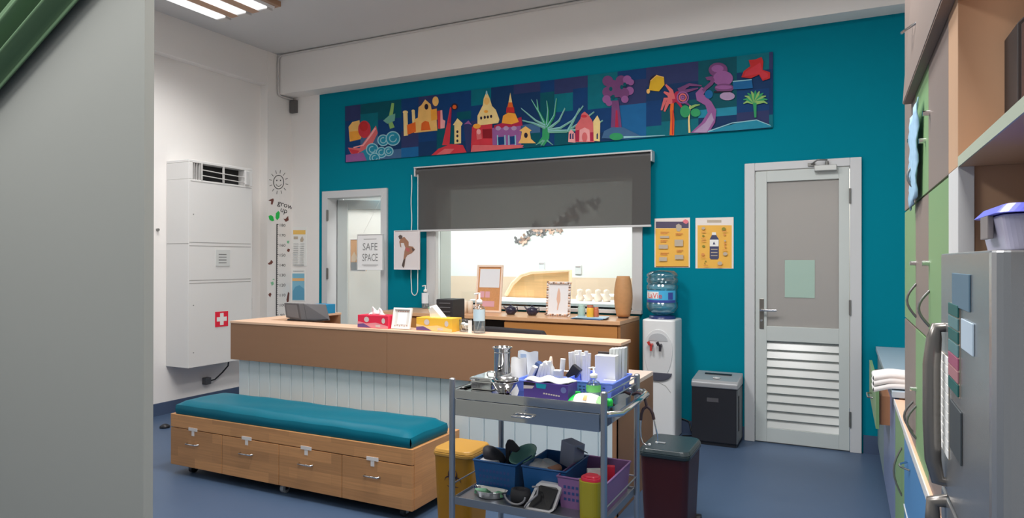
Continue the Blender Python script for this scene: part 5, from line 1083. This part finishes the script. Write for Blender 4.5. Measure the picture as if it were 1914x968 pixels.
# glove box
gx0, gx1 = X(981, 2.42), X(1064, 2.42)
t = thing('glove_box', 'purple carton of gloves with white gloves pulled out on top', 'glove box', ((gx0+gx1)/2, 2.45, TZ))
gh = Zp(1020, 716, 2.41)-TZ
cb2 = part('carton', MB().box(gx0, gx1, 2.41, 2.51, TZ+0.0005, TZ+gh), PURPLE, t, 0.002)
w_ = gx1-gx0; s = MB()
s.use(m('carton_teal', (0, 120, 140), 1.7)).poly([(gx0+w_*0.28, 2.4092, TZ+gh*0.95), (gx0+w_*0.3, 2.4092, TZ+gh*0.68), (gx0+w_*0.5, 2.4092, TZ+gh*0.66), (gx0+w_*0.52, 2.4092, TZ+gh*0.93)][::-1])
s.use(m('carton_black', (26, 24, 34), 1.3)).poly([(gx0, 2.4092, TZ+gh*0.98), (gx0, 2.4092, TZ+gh*0.8), (gx0+w_*0.25, 2.4092, TZ+gh*0.82), (gx0+w_*0.27, 2.4092, TZ+gh*0.98)][::-1])
s.use(m('box_grey', (0, 0, 0))).poly([(gx0, 2.409, TZ+gh*0.78), (gx0, 2.409, TZ+gh*0.58), (gx0+w_*0.2, 2.409, TZ+gh*0.62), (gx0+w_*0.25, 2.409, TZ+gh*0.78)][::-1])
for i in range(7): s.poly([(gx0+w_*(0.45+0.055*i), 2.409, TZ+gh*(0.36-0.012*i)), (gx0+w_*(0.49+0.055*i), 2.409, TZ+gh*(0.36-0.012*i)), (gx0+w_*(0.49+0.055*i), 2.409, TZ+gh*(0.44-0.012*i)), (gx0+w_*(0.45+0.055*i), 2.409, TZ+gh*(0.44-0.012*i))])
s.use(m('carton_slate', (92, 100, 150), 1.5)).poly([(gx0+w_*0.9+0.012*math.cos(i*math.pi/6), 2.409, TZ+gh*0.68+0.012*math.sin(i*math.pi/6)) for i in range(12)])
part('carton_print', s, None, cb2)
gl = MB()
gl.sheet(lambda u, v: (gx0+w_*(0.0+1.0*u), 2.412+0.096*v, TZ+gh+0.004+0.012*math.sin(math.pi*u)**2*math.sin(math.pi*v)+0.004*math.sin(14*u+3*v)), 24, 8)
part('gloves', gl, PAPERW, t, solid=0.004)
# wipes pack
wx_, wx2 = X(1064, 2.42), X(1128, 2.42)
t = thing('wipes_packet', 'white and green soft packet of wipes at the front right of the trolley', 'packet', ((wx_+wx2)/2, 2.43, TZ))
hw = Zp(1095, 736, 2.42)-TZ
def pill(u, v, s_=1): return (wx_+(wx2-wx_)*u, 2.395+0.075*v, TZ+0.001+hw*(math.sin(math.pi*min(0.995, max(0.005, u)))**0.35)*(math.sin(math.pi*min(0.99, max(0.01, v)))**0.5))
part('packet', MB().sheet(pill, 24, 12), m('wipe_white', (212, 208, 202), 1.3, 0.35), t)
GRN = m('bright_green', (20, 170, 62), 1.5, 0.4)
part('green_end', MB().sheet(lambda u, v: (lambda p: (p[0], p[1]-0.0006, p[2]+0.0008))(pill(0.02+0.16*u, 0.05+0.9*v)), 6, 10), GRN, t, label='green printed end')
part('green_corner', MB().sheet(lambda u, v: (lambda p: (p[0], p[1]-0.0006, p[2]+0.0008))(pill(0.84+0.14*u, 0.05+0.9*v)), 6, 10), m('pale_green_print', (120, 180, 110), 1.5), t)
part('orange_flower', MB().sheet(lambda u, v: (lambda p: (p[0], p[1]-0.0008, p[2]+0.001))(pill(0.46+0.1*u, 0.06+0.2*v)), 4, 4), m('print_amber', (200, 150, 90), 1.5), t)
solo('green_stopper', MB().lathe((X(1139, 2.43), 2.43, TZ), [(0, 0.0005), (0.014, 0.0005), (0.014, 0.018), (0.01, 0.026), (0, 0.026)], 18), GRN, 'bright green round cap behind the front right post', 'cap')
solo('green_sachet', MB().cbox((X(1074, 2.50), 2.50, TZ+0.0), 0.05, 0.04, 0.028, 0.3, -0.2), GRN, 'bright green packet behind the white wipes', 'packet', 0.004)
# gel bottle
cx_ = X(1110, 2.50)
pump_bottle('hand_gel_bottle', 'clear gel bottle with green label in front of the right blue tray', (cx_, 2.50, TZ), 0.029, 0.078, m('gel_liquid', (176, 190, 190), 1.3, 0.1, trans=0.6), m('label_green', (90, 165, 90), 1.5), (0.035, 0.062), scale_head=0.62)
# right blue tray
bx0_, bx1_ = -1.0, -0.815
bskt = basket('blue_tray', 'deeper blue plastic tray at the right end of the trolley top', -1.012, -0.812, 2.53, 2.79, TZ, 0.062, BLUEP, 0.0, 'blue plastic trays on the trolley', True)
zb = TZ+0.004
bx_a, bx_b = X(1112, 2.66), X(1150, 2.66); zt_ = Zp(1130, 665, 2.66)
solo('white_carton', MB().box(bx_a, bx_b, 2.66, 2.71, zb, zt_), m('carton_white', (214, 214, 212), 1.3), 'white rectangular carton standing in the right blue tray', 'carton', 0.001)
solo('black_folder', MB().box(X(1118, 2.73), X(1152, 2.73), 2.73, 2.745, zb, Zp(1135, 658, 2.73)), m('folder_dark', (64, 56, 56), 1.3), 'thin dark folder behind the white carton', 'folder', 0.001)
for i in range(5):
    xa_ = -0.892+0.0145*i; zt_ = Zp(1165, 652-i*1.0, 2.75)
    solo('wrapped_packet', MB().cbox((xa_+0.006, 2.745-0.003*i, zb), 0.012, 0.06, zt_-zb, 0.1, 0, 0.02), m('wrap_white', (196, 200, 200), 1.35, 0.3, trans=0.25), 'tall wrapped white packet in the right tray, '+['next to the carton', 'second from the carton', 'third from the carton', 'fourth from the carton', 'by the rear post'][i], 'packet', 0.001, 'tall wrapped packets in the right tray')
solo('white_sachet', MB().cbox((X(1140, 2.63), 2.63, zb), 0.05, 0.03, 0.055, 0.2, -0.1), m('sachet', (205, 208, 210), 1.3, 0.4), 'small white sachet leaning in front of the carton', 'sachet', 0.001)
# stethoscope on the handle
def sp(x, y, Y=2.72): p = onY(1100+x/4.84, 660+y/4.84, Y); return (p.x, p.y, p.z)
ST = thing('stethoscope', 'stethoscope hanging from the trolley handle with its ear tubes down', 'stethoscope', sp(530, 480))
part('tubing', MB().tube([sp(400, 375, 2.76), sp(440, 358, 2.75), sp(480, 370, 2.73), sp(510, 405), sp(520, 450), sp(527, 480)], 0.006, 10), m('tube_maroon', (62, 46, 48), 1.4, 0.4), ST)
for P in ([sp(530, 480), sp(495, 505), sp(478, 550), sp(474, 605)], [sp(530, 480), sp(562, 510), sp(582, 550), sp(592, 600)]): part('fork_tube', MB().tube(P, 0.0062, 10), m('tube_maroon', (0, 0, 0)), ST)
for P in ([sp(474, 605), sp(470, 680), sp(474, 760), sp(490, 810), sp(520, 832), sp(552, 826)], [sp(592, 600), sp(608, 670), sp(622, 740), sp(625, 785), sp(618, 806)]):
    e_ = part('ear_tube', MB().tube(P, 0.0032, 8), CHROME, ST); part('ear_tip', MB().lathe(P[-1], [(0, -0.006), (0.006, -0.002), (0.006, 0.003), (0, 0.006)], 10), PAPERW, e_)

# ---- lower shelf
bA0, bA1 = X(890, 2.52), X(955, 2.52)
basket('storage_basket', 'blue storage basket on the left of the lower shelf', bA0, X(968, 2.52), 2.50, 2.70, FZ, Zp(925, 865, 2.50)-FZ, BLUED, 0.0, 'deep blue storage baskets on the lower shelf', True)
zr = Zp(925, 865, 2.50)
basket('storage_basket', 'blue storage basket in the middle of the lower shelf', X(976, 2.50), X(1058, 2.50), 2.50, 2.76, FZ, Zp(1010, 876, 2.50)-FZ, BLUED, 0.0, 'deep blue storage baskets on the lower shelf')
solo('white_cloth', MB().cbox((X(920, 2.6), 2.6, zr-0.06), 0.09, 0.12, 0.05, 0.1), m('cloth_grey', (165, 165, 168), 1.4), 'pale folded cloth in the left blue basket', 'cloth', 0.012)
def blob(fnr, n=18, k=10):
    b = MB(); b.sheet(lambda u, v: fnr(u*math.tau, (v-0.5)*math.pi), n, k); return b
cA = (X(922, 2.60), 2.60, Zp(922, 852, 2.6))
solo('black_pouch', blob(lambda a_, b_: (cA[0]+0.052*math.cos(a_)*math.cos(b_)*(1+0.15*math.sin(3*a_)), cA[1]+0.045*math.sin(a_)*math.cos(b_), cA[2]+0.038*math.sin(b_)-0.35*0.05*math.cos(a_)*math.cos(b_))), m('pouch_black', (38, 36, 42), 1.4, 0.6), 'crumpled black pouch in the left blue basket', 'pouch')
m_ = MB(); q = [onY(x, y, 2.62) for x, y in ((944, 832), (948, 822), (956, 824), (970, 840), (965, 846), (952, 843), (950, 870), (945, 868))]
solo('black_strap', m_.prism([tuple(p) for p in q], (0, 0.02, 0)), m('pouch_black', (0, 0, 0)), 'black folded strap rising between the two blue baskets', 'strap', 0.004)
cx_ = X(985, 2.64); zc_ = Zp(985, 862, 2.64)
GM = m('green_plastic', (78, 122, 112), 1.6, 0.4)
bw = MB().lathe((0, 0, 0), [(0.0, 0), (0.03, 0), (0.05, 0.02), (0.066, 0.042), (0.062, 0.042), (0.046, 0.021), (0.028, 0.003), (0, 0.003)], 24)
MR = Matrix.Translation((cx_, 2.64, zc_)) @ Matrix.Rotation(0.45, 4, 'X') @ Matrix.Rotation(-0.25, 4, 'Y'); bw.v = [tuple(MR @ Vector(p)) for p in bw.v]
solo('green_bowl', bw, GM, 'green plastic bowl tilted over the blue baskets', 'bowl')
cB = (X(1015, 2.61), 2.61, Zp(1015, 872, 2.61))
solo('plastic_bag', blob(lambda a_, b_: (cB[0]+0.075*math.cos(a_)*math.cos(b_), cB[1]+0.08*math.sin(a_)*math.cos(b_), cB[2]+0.03*math.sin(b_)*(1+0.2*math.sin(5*a_))-0.004)), FILM, 'clear plastic bag lying in the middle blue basket', 'bag')
for i in range(3): solo('brown_bandage', MB().cyl((X(1000+15*i, 2.58), 2.56, zr-0.022), (X(1000+15*i, 2.58)+0.02, 2.62, zr-0.022), 0.018, n=14), m('bandage_brown', (150, 108, 86), 1.5), ['brown rolled bandage at the left in the clear bag', 'brown rolled bandage at the centre of the clear bag', 'brown rolled bandage at the right in the clear bag'][i], 'bandage', group='rolled bandages in the bag')
cx_ = X(1068, 2.70)
t = thing('instrument_carton', 'pale grey carton tilted at the back of the middle basket', 'carton', (cx_, 2.70, Zp(1068, 868, 2.7)))
part('carton_body', MB().cbox((cx_, 2.70, Zp(1068, 870, 2.70)), 0.085, 0.06, 0.105, -0.45, 0, 0.12), m('carton_bluegrey', (120, 126, 145), 1.5), t, 0.002)
part('carton_flap', MB().cbox((cx_+0.035, 2.69, Zp(1068, 836, 2.70)), 0.07, 0.055, 0.004, -0.45, -0.5, 0.1), m('flap_dark', (84, 88, 92), 1.4), t)
# kidney dish
kx, ky = X(912, 2.44), 2.45
kd = MB(); N = 28
def kr(a_, s): return (kx+0.083*s*math.cos(a_), ky+s*(0.038*math.sin(a_))+0.02*math.cos(a_)**2*s)
rings = [(0.72, 0.0008), (0.8, 0.004), (0.96, 0.03), (1.0, 0.031), (0.92, 0.027), (0.75, 0.006)]
vs = [(*kr(j*math.tau/N, s), FZ+0.001+z) for s, z in rings for j in range(N)]
kd.add(vs, [(i*N+j, i*N+(j+1) % N, (i+1)*N+(j+1) % N, (i+1)*N+j) for i in range(5) for j in range(N)], True); kd.add(vs[:N], [tuple(range(N))[::-1]]); kd.add(vs[-N:], [tuple(range(N))])
solo('kidney_dish', kd, MIRROR, 'stainless steel kidney dish at the front left of the lower shelf', 'dish')
solo('green_swab', MB().cbox((kx-0.045, ky+0.012, FZ+0.008), 0.05, 0.03, 0.016, 0.4), m('swab_green', (84, 130, 100), 1.6), 'green swab at the left end of the kidney dish', 'swab', 0.004)
solo('green_gauze', MB().cbox((kx+0.045, ky+0.012, FZ+0.008), 0.045, 0.03, 0.015, -0.3), m('swab_green', (0, 0, 0)), 'green swab at the right end of the kidney dish', 'swab', 0.004)
# blood pressure set
px_ = X(970, 2.43)
t = thing('pressure_cuff', 'black blood pressure cuff with looped tube beside the kidney dish', 'cuff', (px_, 2.44, FZ))
part('cuff', MB().lathe((px_, 2.45, FZ+0.001), [(0.02, 0), (0.042, 0.0), (0.045, 0.03), (0.04, 0.055), (0.022, 0.058), (0.02, 0)], 22, 1.0, 0.75), m('cuff_black', (32, 32, 36), 1.3, 0.7), t)
part('air_tube', MB().tube([(px_+0.045*math.cos(a_)-0.005, 2.405, FZ+0.042-0.033*math.sin(a_)) for a_ in [i*math.pi/10 for i in range(11)]], 0.0042, 8), m('tube_grey', (120, 120, 124), 1.4), t)
mx0, mx1 = X(985, 2.42), X(1041, 2.42); zt_ = Zp(1015, 905, 2.46)
t = thing('pressure_monitor', 'white cased monitor with black screen leaning on the lower shelf', 'monitor', ((mx0+mx1)/2, 2.43, FZ))
A_ = [(mx0, 2.395, FZ+0.001), (mx1-0.02, 2.395, FZ+0.001), (mx1-0.005, 2.40, FZ+0.012), (mx1, 2.47, zt_-0.008), (mx1-0.012, 2.475, zt_), (mx0+0.03, 2.475, zt_), (mx0+0.018, 2.47, zt_-0.008)]
part('monitor_case', MB().prism(A_, (0, 0.03, 0.0)), m('case_pale', (170, 170, 172), 1.4, 0.4), t, 0.004)
ctr = Vector((sum(p[0] for p in A_)/7, sum(p[1] for p in A_)/7, sum(p[2] for p in A_)/7))
part('monitor_screen', MB().poly([tuple(ctr+(Vector(p)-ctr)*0.8+Vector((0.002, -0.0045, 0.001))) for p in A_]), m('screen_black', (22, 22, 26), 1.2, 0.2), t)
part('tube_loop', MB().tube([(mx0+0.005, 2.39, FZ+0.01), (mx0+0.02, 2.385, FZ+0.03), (mx0+0.05, 2.41, FZ+0.06), (mx0+0.045, 2.43, FZ+0.085), (mx0+0.02, 2.43, FZ+0.08)], 0.0042, 8), m('tube_grey', (0, 0, 0)), t)
# lilac basket
basket('lilac_basket', 'lilac plastic basket on the right of the lower shelf', -1.02, -0.815, 2.47, 2.79, FZ, Zp(1070, 900, 2.47)-FZ+0.012, LILAC, 0.0, None, True)
zl = Zp(1070, 900, 2.47)
q = X(1150, 2.62)
for i, (xx, yy_, rz_, mt, lbx) in enumerate(((-0.875, 2.66, 0.3, REDM, 'red packet standing at the back of the lilac basket'), (-0.90, 2.58, 0.5, m('pack_white', (0, 0, 0)), 'white packet in the lilac basket between red ones'), (-0.87, 2.54, 0.5, m('red_soft', (170, 40, 50), 1.5), 'small red packet at the front of the lilac basket'), (-0.92, 2.52, 0.6, PAPERW, 'white roll packet at the front of the lilac basket'))):
    solo('dressing_packet', MB().cbox((xx, yy_, FZ+0.006), 0.06, 0.035, (0.125, 0.13, 0.11, 0.105)[i], rz_, -0.12), mt, lbx, 'packet', 0.003, 'packets in the lilac basket')
cx_ = X(1104, 2.42)
t = thing('sharps_container', 'tall yellow sharps container with red lid at the right front of the shelf', 'sharps container', (cx_, 2.42, FZ))
zt_ = Zp(1104, 897, 2.42)-FZ
part('container_body', MB().frustum((cx_, 2.425, FZ+0.0005), 0.082, 0.07, 0.086, 0.074, zt_, 0.03), m('sharps_yellow', (140, 130, 28), 1.3, 0.35), t, 0.003)
part('container_lid', MB().frustum((cx_+0.003, 2.425, FZ+zt_), 0.082, 0.07, 0.078, 0.066, 0.012, 0.032).frustum((cx_+0.003, 2.425, FZ+zt_+0.012), 0.06, 0.05, 0.05, 0.042, 0.008, 0.02), m('lid_red', (170, 30, 52), 1.6, 0.35), t, 0.002, label='red lid')

# ================================================================== RIGHT SIDE: BASE UNITS
FX, FT = 0.20, 0.775
far = thing('base_cabinet', 'low cabinet with pale blue-grey worktop along the right wall at the far end', 'cabinet', (0.5, 4.55, 0))
part('worktop', MB().box(FX, XR-0.005, 3.63, D-0.003, FT-0.03, FT), m('worktop_blue', (150, 164, 176), 1.45, 0.3), far, 0.002)
part('carcass', MB().box(FX+0.03, XR-0.005, 3.64, D-0.003, 0.08, FT-0.031), CABWOOD, far)
part('door_panel', MB().box(FX+0.012, FX+0.03, 4.66, D-0.01, 0.08, FT-0.035), m('door_greygreen', (110, 128, 130), 1.5), far, 0.001)
part('door_panel', MB().box(FX+0.012, FX+0.03, 3.64, 4.655, 0.08, FT-0.035), CABSLATE, far, 0.001)
part('plinth', MB().box(FX+0.06, XR-0.005, 3.64, D-0.003, 0, 0.08), BASEB, far)
gd = part('open_drawer', MB().box(0.146, 0.162, 4.0, 5.03, 0.51, 0.735), CABG, far, 0.001, label='green drawer pulled open')
part('drawer_box', MB().box(0.163, FX+0.02, 4.02, 5.0, 0.53, 0.68), m('drawer_brown', (140, 96, 66), 1.6), gd)
part('drawer_handle', MB().tube([(0.146, 4.4, 0.60), (0.12, 4.41, 0.60), (0.12, 4.55, 0.60), (0.146, 4.56, 0.60)], 0.005, 8), STEEL, gd)
nr = thing('drawer_cabinet', 'low cabinet with peach worktop, green door and blue drawers under the tall cupboard', 'cabinet', (0.5, 2.6, 0))
NX_, NT = 0.21, 0.74
part('worktop', MB().box(NX_, XR-0.005, 1.62, 3.62, NT-0.025, NT), m('worktop_peach', (222, 172, 144), 1.35, 0.35), nr, 0.001)
part('worktop_edge', MB().box(NX_-0.004, NX_, 1.62, 3.62, NT-0.022, NT+0.001), CABEDGE, nr)
part('carcass', MB().box(NX_+0.02, XR-0.005, 1.62, 3.62, 0.08, NT-0.026), CABWOOD, nr)
part('plinth', MB().box(NX_+0.06, XR-0.005, 1.62, 3.62, 0, 0.08), BASEB, nr)
def bow(mb, x, y0, y1, z0, z1, dx=-0.03, r=0.004):
    n = 8; return mb.tube([(x+dx*math.sin(math.pi*i/n), y0+(y1-y0)*i/n, z0+(z1-z0)*i/n) for i in range(n+1)], r, 8)
d_ = part('door', MB().box(NX_+0.002, NX_+0.02, 3.09, 3.615, 0.08, NT-0.03), CABG, nr, 0.001)
part('door_handle', bow(MB(), NX_+0.002, 3.2, 3.2, 0.42, 0.62), GREYM, d_)
for i in range(2):
    za, zb_ = ((0.43, NT-0.03), (0.08, 0.425))[i]
    for j, (ya, yb_) in enumerate(((2.17, 3.085), (1.62, 2.165))):
        d_ = part('drawer', MB().box(NX_+0.002, NX_+0.02, ya, yb_, za, zb_), CABBLUE, nr, 0.001)
        part('drawer_handle', bow(MB(), NX_+0.002, (ya+yb_)/2-0.06+0.25*(j == 0), (ya+yb_)/2+0.06+0.25*(j == 0), (za+zb_)/2+0.06, (za+zb_)/2+0.06), STEEL, d_)
        part('drawer_edge', MB().box(NX_-0.001, NX_+0.002, ya, yb_, zb_-0.008, zb_), CABEDGE, d_)
# towels on the worktop
tw = thing('towel_stack', 'stack of folded white towels hanging over the worktop edge', 'towels', (0.25, 3.72, FT))
for i in range(3):
    z = FT-0.036+0.026*i
    def tf(u, v, z=z, i=i): return (0.125+0.22*u, 3.66+0.16*v, z+0.02*min(1, 3*u)+0.004*math.sin(3*u+i))
    b = MB()
    for (dz) in (0, 0.024): b.sheet(lambda u, v, dz=dz: (lambda p: (p[0], p[1], p[2]+dz+0.02))(tf(u, v)), 10, 4)
    b.sheet(lambda u, v: (0.125-0.005*math.sin(v*math.pi), 3.66+0.16*u, tf(0, u)[2]+0.02+0.024*v), 4, 3)
    b.sheet(lambda u, v: (lambda p: (p[0], p[1]-0.004*math.sin(v*math.pi), p[2]+0.02+0.024*v))(tf(u, 0)), 10, 3)
    part('towel_fold', b, m('towel_white', (226, 222, 220), 1.3, 0.8), tw)

# tall cupboard -----------------------------------------------------
UX = 0.218; UY0, UY1 = 1.72, 3.14; S1, S2 = 1.585, 1.158
TC = thing('tall_cupboard', 'tall cupboard with green and beige doors rising to the ceiling on the right', 'cupboard', (0.5, 2.4, NT))
part('carcass', MB().box(UX+0.02, XR-0.005, UY0+0.145, UY1, NT+0.001, 3.1), CABWOOD, TC)
part('end_panel_upper', MB().box(UX, XR-0.005, UY0, UY0+0.144, S1+0.005, 3.1), CABWOOD, TC, 0.001)
part('end_panel_lower', MB().box(UX, UX+0.03, UY0, UY0+0.144, NT+0.001, S1+0.004), CABEDGE, TC, 0.001).__setitem__('label', 'white edge strip')
part('end_panel_inner', MB().box(UX+0.031, XR-0.005, UY0+0.01, UY0+0.144, NT+0.001, S1+0.004), CABWOOD, TC)
ys = [UY1, 2.68, 2.285, UY0+0.145]
rows = [(S1+0.004, 3.1, [CABP, CABG, CABP], 1.86), (S2+0.004, S1-0.002, [CABG, CABP, CABG], 1.37), (NT+0.002, S2-0.002, [CABP, CABG, CABP], 0.97)]
for ri, (za, zb_, cols, hz_) in enumerate(rows):
    for j in range(3):
        ya, yb_ = ys[j+1]+0.0015, ys[j]-0.0015
        d_ = part('cupboard_door', MB().box(UX, UX+0.019, ya, yb_, za, zb_), cols[j], TC, 0.001)
        KN = {(0, 0): (1707, 263), (0, 1): (1730, 263), (0, 2): (1738, 211), (1, 1): (1712, 492), (1, 2): (1737, 492), (2, 1): (1712, 727)}
        HN = {(0, 1): (1714, 300, 358), (1, 1): (1713, 530, 593), (1, 2): (1738, 543, 610), (2, 1): (1713, 758, 820), (2, 0): (1707, 750, 808)}
        if (ri, j) in KN:
            q = onX(*KN[(ri, j)], UX); part('knob', MB().cyl((UX, q.y, q.z), (UX-0.018, q.y, q.z), 0.008, n=12), CHROME, d_)
        if (ri, j) in HN:
            hx__, ya__, yb__ = HN[(ri, j)]; q = onX(hx__, ya__, UX); q2 = onX(hx__, yb__, UX)
            part('bow_handle', bow(MB(), UX, q.y, q.y, q2.z, q.z, -0.028), GREYM, d_)
# blue cloth on the green upper door
q = [(UX-0.012, 2.50, 1.84), (UX-0.012, 2.42, 1.85), (UX-0.014, 2.40, 1.70), (UX-0.016, 2.41, 1.60), (UX-0.014, 2.50, 1.595)]
solo('blue_cloth', MB().sheet(lambda u, v: (UX-0.012-0.008*math.sin(v*9+u*7)**2, 2.70-0.30*u*(1-0.2*v), 1.86-0.30*v+0.03*u), 8, 14), m('pale_blue_cloth', (128, 158, 180), 1.5, 0.7), 'pale blue plastic bag hanging on the upper green cupboard door', 'bag', solid=0.003)
# leaning top flap
TF = thing('top_cupboard', 'beige top cupboard with leaning front above the tall doors', 'cupboard', (0.3, 2.2, 1.96))
fl = MB().prism([(0.19, 0, 1.962), (0.206, 0, 1.962), (0.285, 0, 3.05), (0.265, 0, 3.05)], (0, 1.35, 0)); fl.v = [(x, y+1.49, z) for x, y, z in fl.v]
fp = part('flap_front', fl, CABP, TF, 0.001)
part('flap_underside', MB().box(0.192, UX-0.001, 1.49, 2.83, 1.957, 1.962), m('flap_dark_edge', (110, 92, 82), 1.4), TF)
part('flap_handle', MB().tube([(0.205, 2.62, 2.18), (0.170, 2.60, 2.15), (0.168, 2.52, 2.13), (0.205, 2.47, 2.14)], 0.004, 8), STEEL, fp)
# open shelf unit beyond the fridge top
SU = thing('open_shelf', 'open wooden wall shelf at the upper right above the fridge', 'shelf', (0.5, 1.2, 1.585))
part('shelf_board', MB().box(UX+0.003, XR-0.005, 0.45, UY0-0.001, 1.588, 1.61), CABWOOD, SU)
part('shelf_edge', MB().box(UX, UX+0.003, 0.45, UY0-0.001, 1.588, 1.61), m('edge_greygreen', (150, 158, 142), 1.4), SU)
part('back_board', MB().box(XR-0.02, XR-0.001, 0.45, UY0-0.001, 1.42, 2.9), CABWOOD, SU)
part('end_board', MB().box(UX+0.01, XR-0.005, 0.43, 0.449, 1.42, 2.9), CABWOOD, SU)
part('top_board', MB().box(UX, XR-0.005, 0.45, UY0-0.001, 2.35, 2.37), CABWOOD, SU)
a = onY(1889, 60, 1.66)
t = thing('dark_case', 'dark case with chamfered corner standing on the open shelf', 'case', (a.x+0.15, 1.5, 1.61))
part('case_shell', MB().prism([(a.x, 1.60, 1.611), (a.x, 1.60, a.z-0.0), (a.x+0.02, 1.60, a.z+0.02), (a.x+0.3, 1.60, a.z+0.02), (a.x+0.3, 1.60, 1.611)], (0, 0.12, 0)), m('case_edge', (40, 34, 34), 1.4), t, 0.002)
part('case_front', MB().prism([(a.x+0.006, 1.596, 1.615), (a.x+0.006, 1.596, a.z-0.004), (a.x+0.024, 1.596, a.z+0.014), (a.x+0.29, 1.596, a.z+0.014), (a.x+0.29, 1.596, 1.615)], (0, 0.004, 0)), m('case_brown', (92, 78, 76), 1.4, 0.3), t)

# fridge ------------------------------------------------------------
RX, RY0, RY1, RZ = 0.17, 1.05, 1.577, 1.4
FG = thing('refrigerator', 'grey metallic refrigerator in the near right corner', 'refrigerator', (0.45, 1.3, 0))
FM = m('fridge_steel', (150, 152, 154), 1.35, 0.26, 0.75, bump=0.02, scale=3)
part('cabinet', MB().box(RX+0.05, 0.78, RY0+0.006, RY1-0.004, 0.03, RZ-0.004), m('fridge_side', (120, 120, 122), 1.4, 0.4, 0.4), FG, 0.01)
def rdoor(z0_, z1_):
    pts = []; R_ = 0.02
    for (cx, cy, a0) in ((RX+R_, RY0+R_, 180), (RX+0.045-0.004, RY0+0.004, 270), (RX+0.045-0.004, RY1-0.004, 0), (RX+R_, RY1-R_, 90)):
        rr = R_ if cx < RX+0.03 else 0.004
        for k in range(5): a_ = math.radians(a0+22.5*k); pts.append((cx+rr*math.cos(a_), cy+rr*math.sin(a_), z0_))
    return MB().prism(pts, (0, 0, z1_-z0_))
ud = part('upper_door', rdoor(0.955, RZ), FM, FG, 0.003)
ld = part('lower_door', rdoor(0.05, 0.945), FM, FG, 0.003)
HM = m('handle_bronze', (120, 116, 112), 1.35, 0.3, 0.8)
part('door_handle', MB().tube([(RX+0.005, 1.50, 1.262), (RX-0.014, 1.50, 1.26), (RX-0.018, 1.50, 1.24), (RX-0.022, 1.50, 1.19), (RX-0.022, 1.50, 1.08), (RX-0.02, 1.50, 1.01), (RX-0.012, 1.50, 0.972), (RX+0.005, 1.50, 0.97)], 0.012, 14, radii=[0.009, 0.011, 0.013, 0.015, 0.015, 0.014, 0.012, 0.01]), HM, ud)
part('door_handle', MB().tube([(RX+0.005, 1.50, 0.935), (RX-0.02, 1.50, 0.93), (RX-0.02, 1.50, 0.90), (RX-0.022, 1.50, 0.8), (RX-0.022, 1.50, 0.5), (RX-0.02, 1.50, 0.44), (RX+0.005, 1.50, 0.44)], 0.013, 14), HM, ld)
def magnet(name, label, pa_, pb_, mats, depth=0.003):
    a_ = onX(pa_[0], pa_[1], RX); b_ = onX(pb_[0], pb_[1], RX)
    t = thing(name, label, 'magnet', (RX, (a_.y+b_.y)/2, b_.z))
    n = len(mats); h = (a_.z-b_.z)/n
    for i, mt in enumerate(mats): part('magnet_tile' if n > 1 else 'magnet_card', MB().box(RX-depth, RX-0.0003, b_.y, a_.y, a_.z-h*(i+1)+h*0.08, a_.z-h*i), mt, t, 0.0008)
    if n > 1: part('backing', MB().box(RX-depth*0.5, RX-0.0003, b_.y, a_.y, b_.z, a_.z), PG, t)
MT = m('magnet_teal', (24, 92, 90), 1.0); MPK = m('magnet_pink', (150, 80, 106), 1.1); MS = m('magnet_seafoam', (82, 120, 124), 1.1)
magnet('stacked_magnet', 'column of teal and pink magnets on the fridge door', (1777, 565), (1795, 745), [MT, MS, MT, MS, MPK, m('magnet_rose', (150, 104, 110), 1.2), MT], 0.004)
magnet('card_magnet', 'pale blue card magnet right of the coloured column', (1800, 595), (1822, 672), [m('card_pale', (150, 165, 178), 1.5)])
magnet('ladder_strip', 'white ladder-like strip beside the fridge handle', (1760, 655), (1775, 860), [PAPERW]*11)  # row of white tiles set on the door front
magnet('poster_magnet', 'dark blue-grey sheet held on the upper fridge door', (1783, 510), (1815, 590), [m('sheet_slate', (72, 96, 112), 1.5)])
magnet('dark_strip', 'long dark strip magnet on the lower part of the fridge door', (1778, 745), (1799, 880), [m('strip_dark', (52, 58, 62), 1.4)])
# box on the fridge
a = onY(1856, 400, 1.2); b = onY(1856, 465, 1.2)
SB = thing('storage_box', 'translucent storage box with a purple-blue lid on top of the fridge', 'box', (a.x+0.12, 1.3, RZ))
part('box_body', MB().frustum((0.352, 1.27, RZ+0.0005), 0.28, 0.20, 0.30, 0.22, a.z-RZ-0.002, 0.03), m('box_lilac', (150, 148, 168), 1.4, 0.3), SB, 0.003)
part('box_lid', MB().frustum((0.352, 1.27, a.z), 0.315, 0.235, 0.29, 0.21, 0.014, 0.03), m('lid_blueviolet', (88, 92, 190), 1.6, 0.35), SB, 0.003, label='purple-blue lid')
part('box_clip', MB().box(0.195, 0.203, 1.24, 1.30, a.z-0.035, a.z), m('clip_grey', (110, 104, 104), 1.4), SB, 0.001)

# ================================================================== CURTAIN (top left, close by)
def cur(u, v):
    # u runs along the drape, v across its folds
    p0 = onY(-90, 244, 1.12); p1 = onY(228, -122, 1.12); perp = Vector((p0.z-p1.z, 0, p1.x-p0.x)).normalized()
    q = p0.lerp(p1, u) + perp*(v*0.42)
    return (q.x, 1.138+0.018*math.sin(v*28+0.6)-0.008*math.sin(v*61), q.z)
o = solo('green_curtain', MB().sheet(cur, 8, 90), m('curtain_green', (84, 112, 82), 1.25, 0.85), 'green curtain gathered diagonally at the top left corner', 'curtain', solid=0.002)
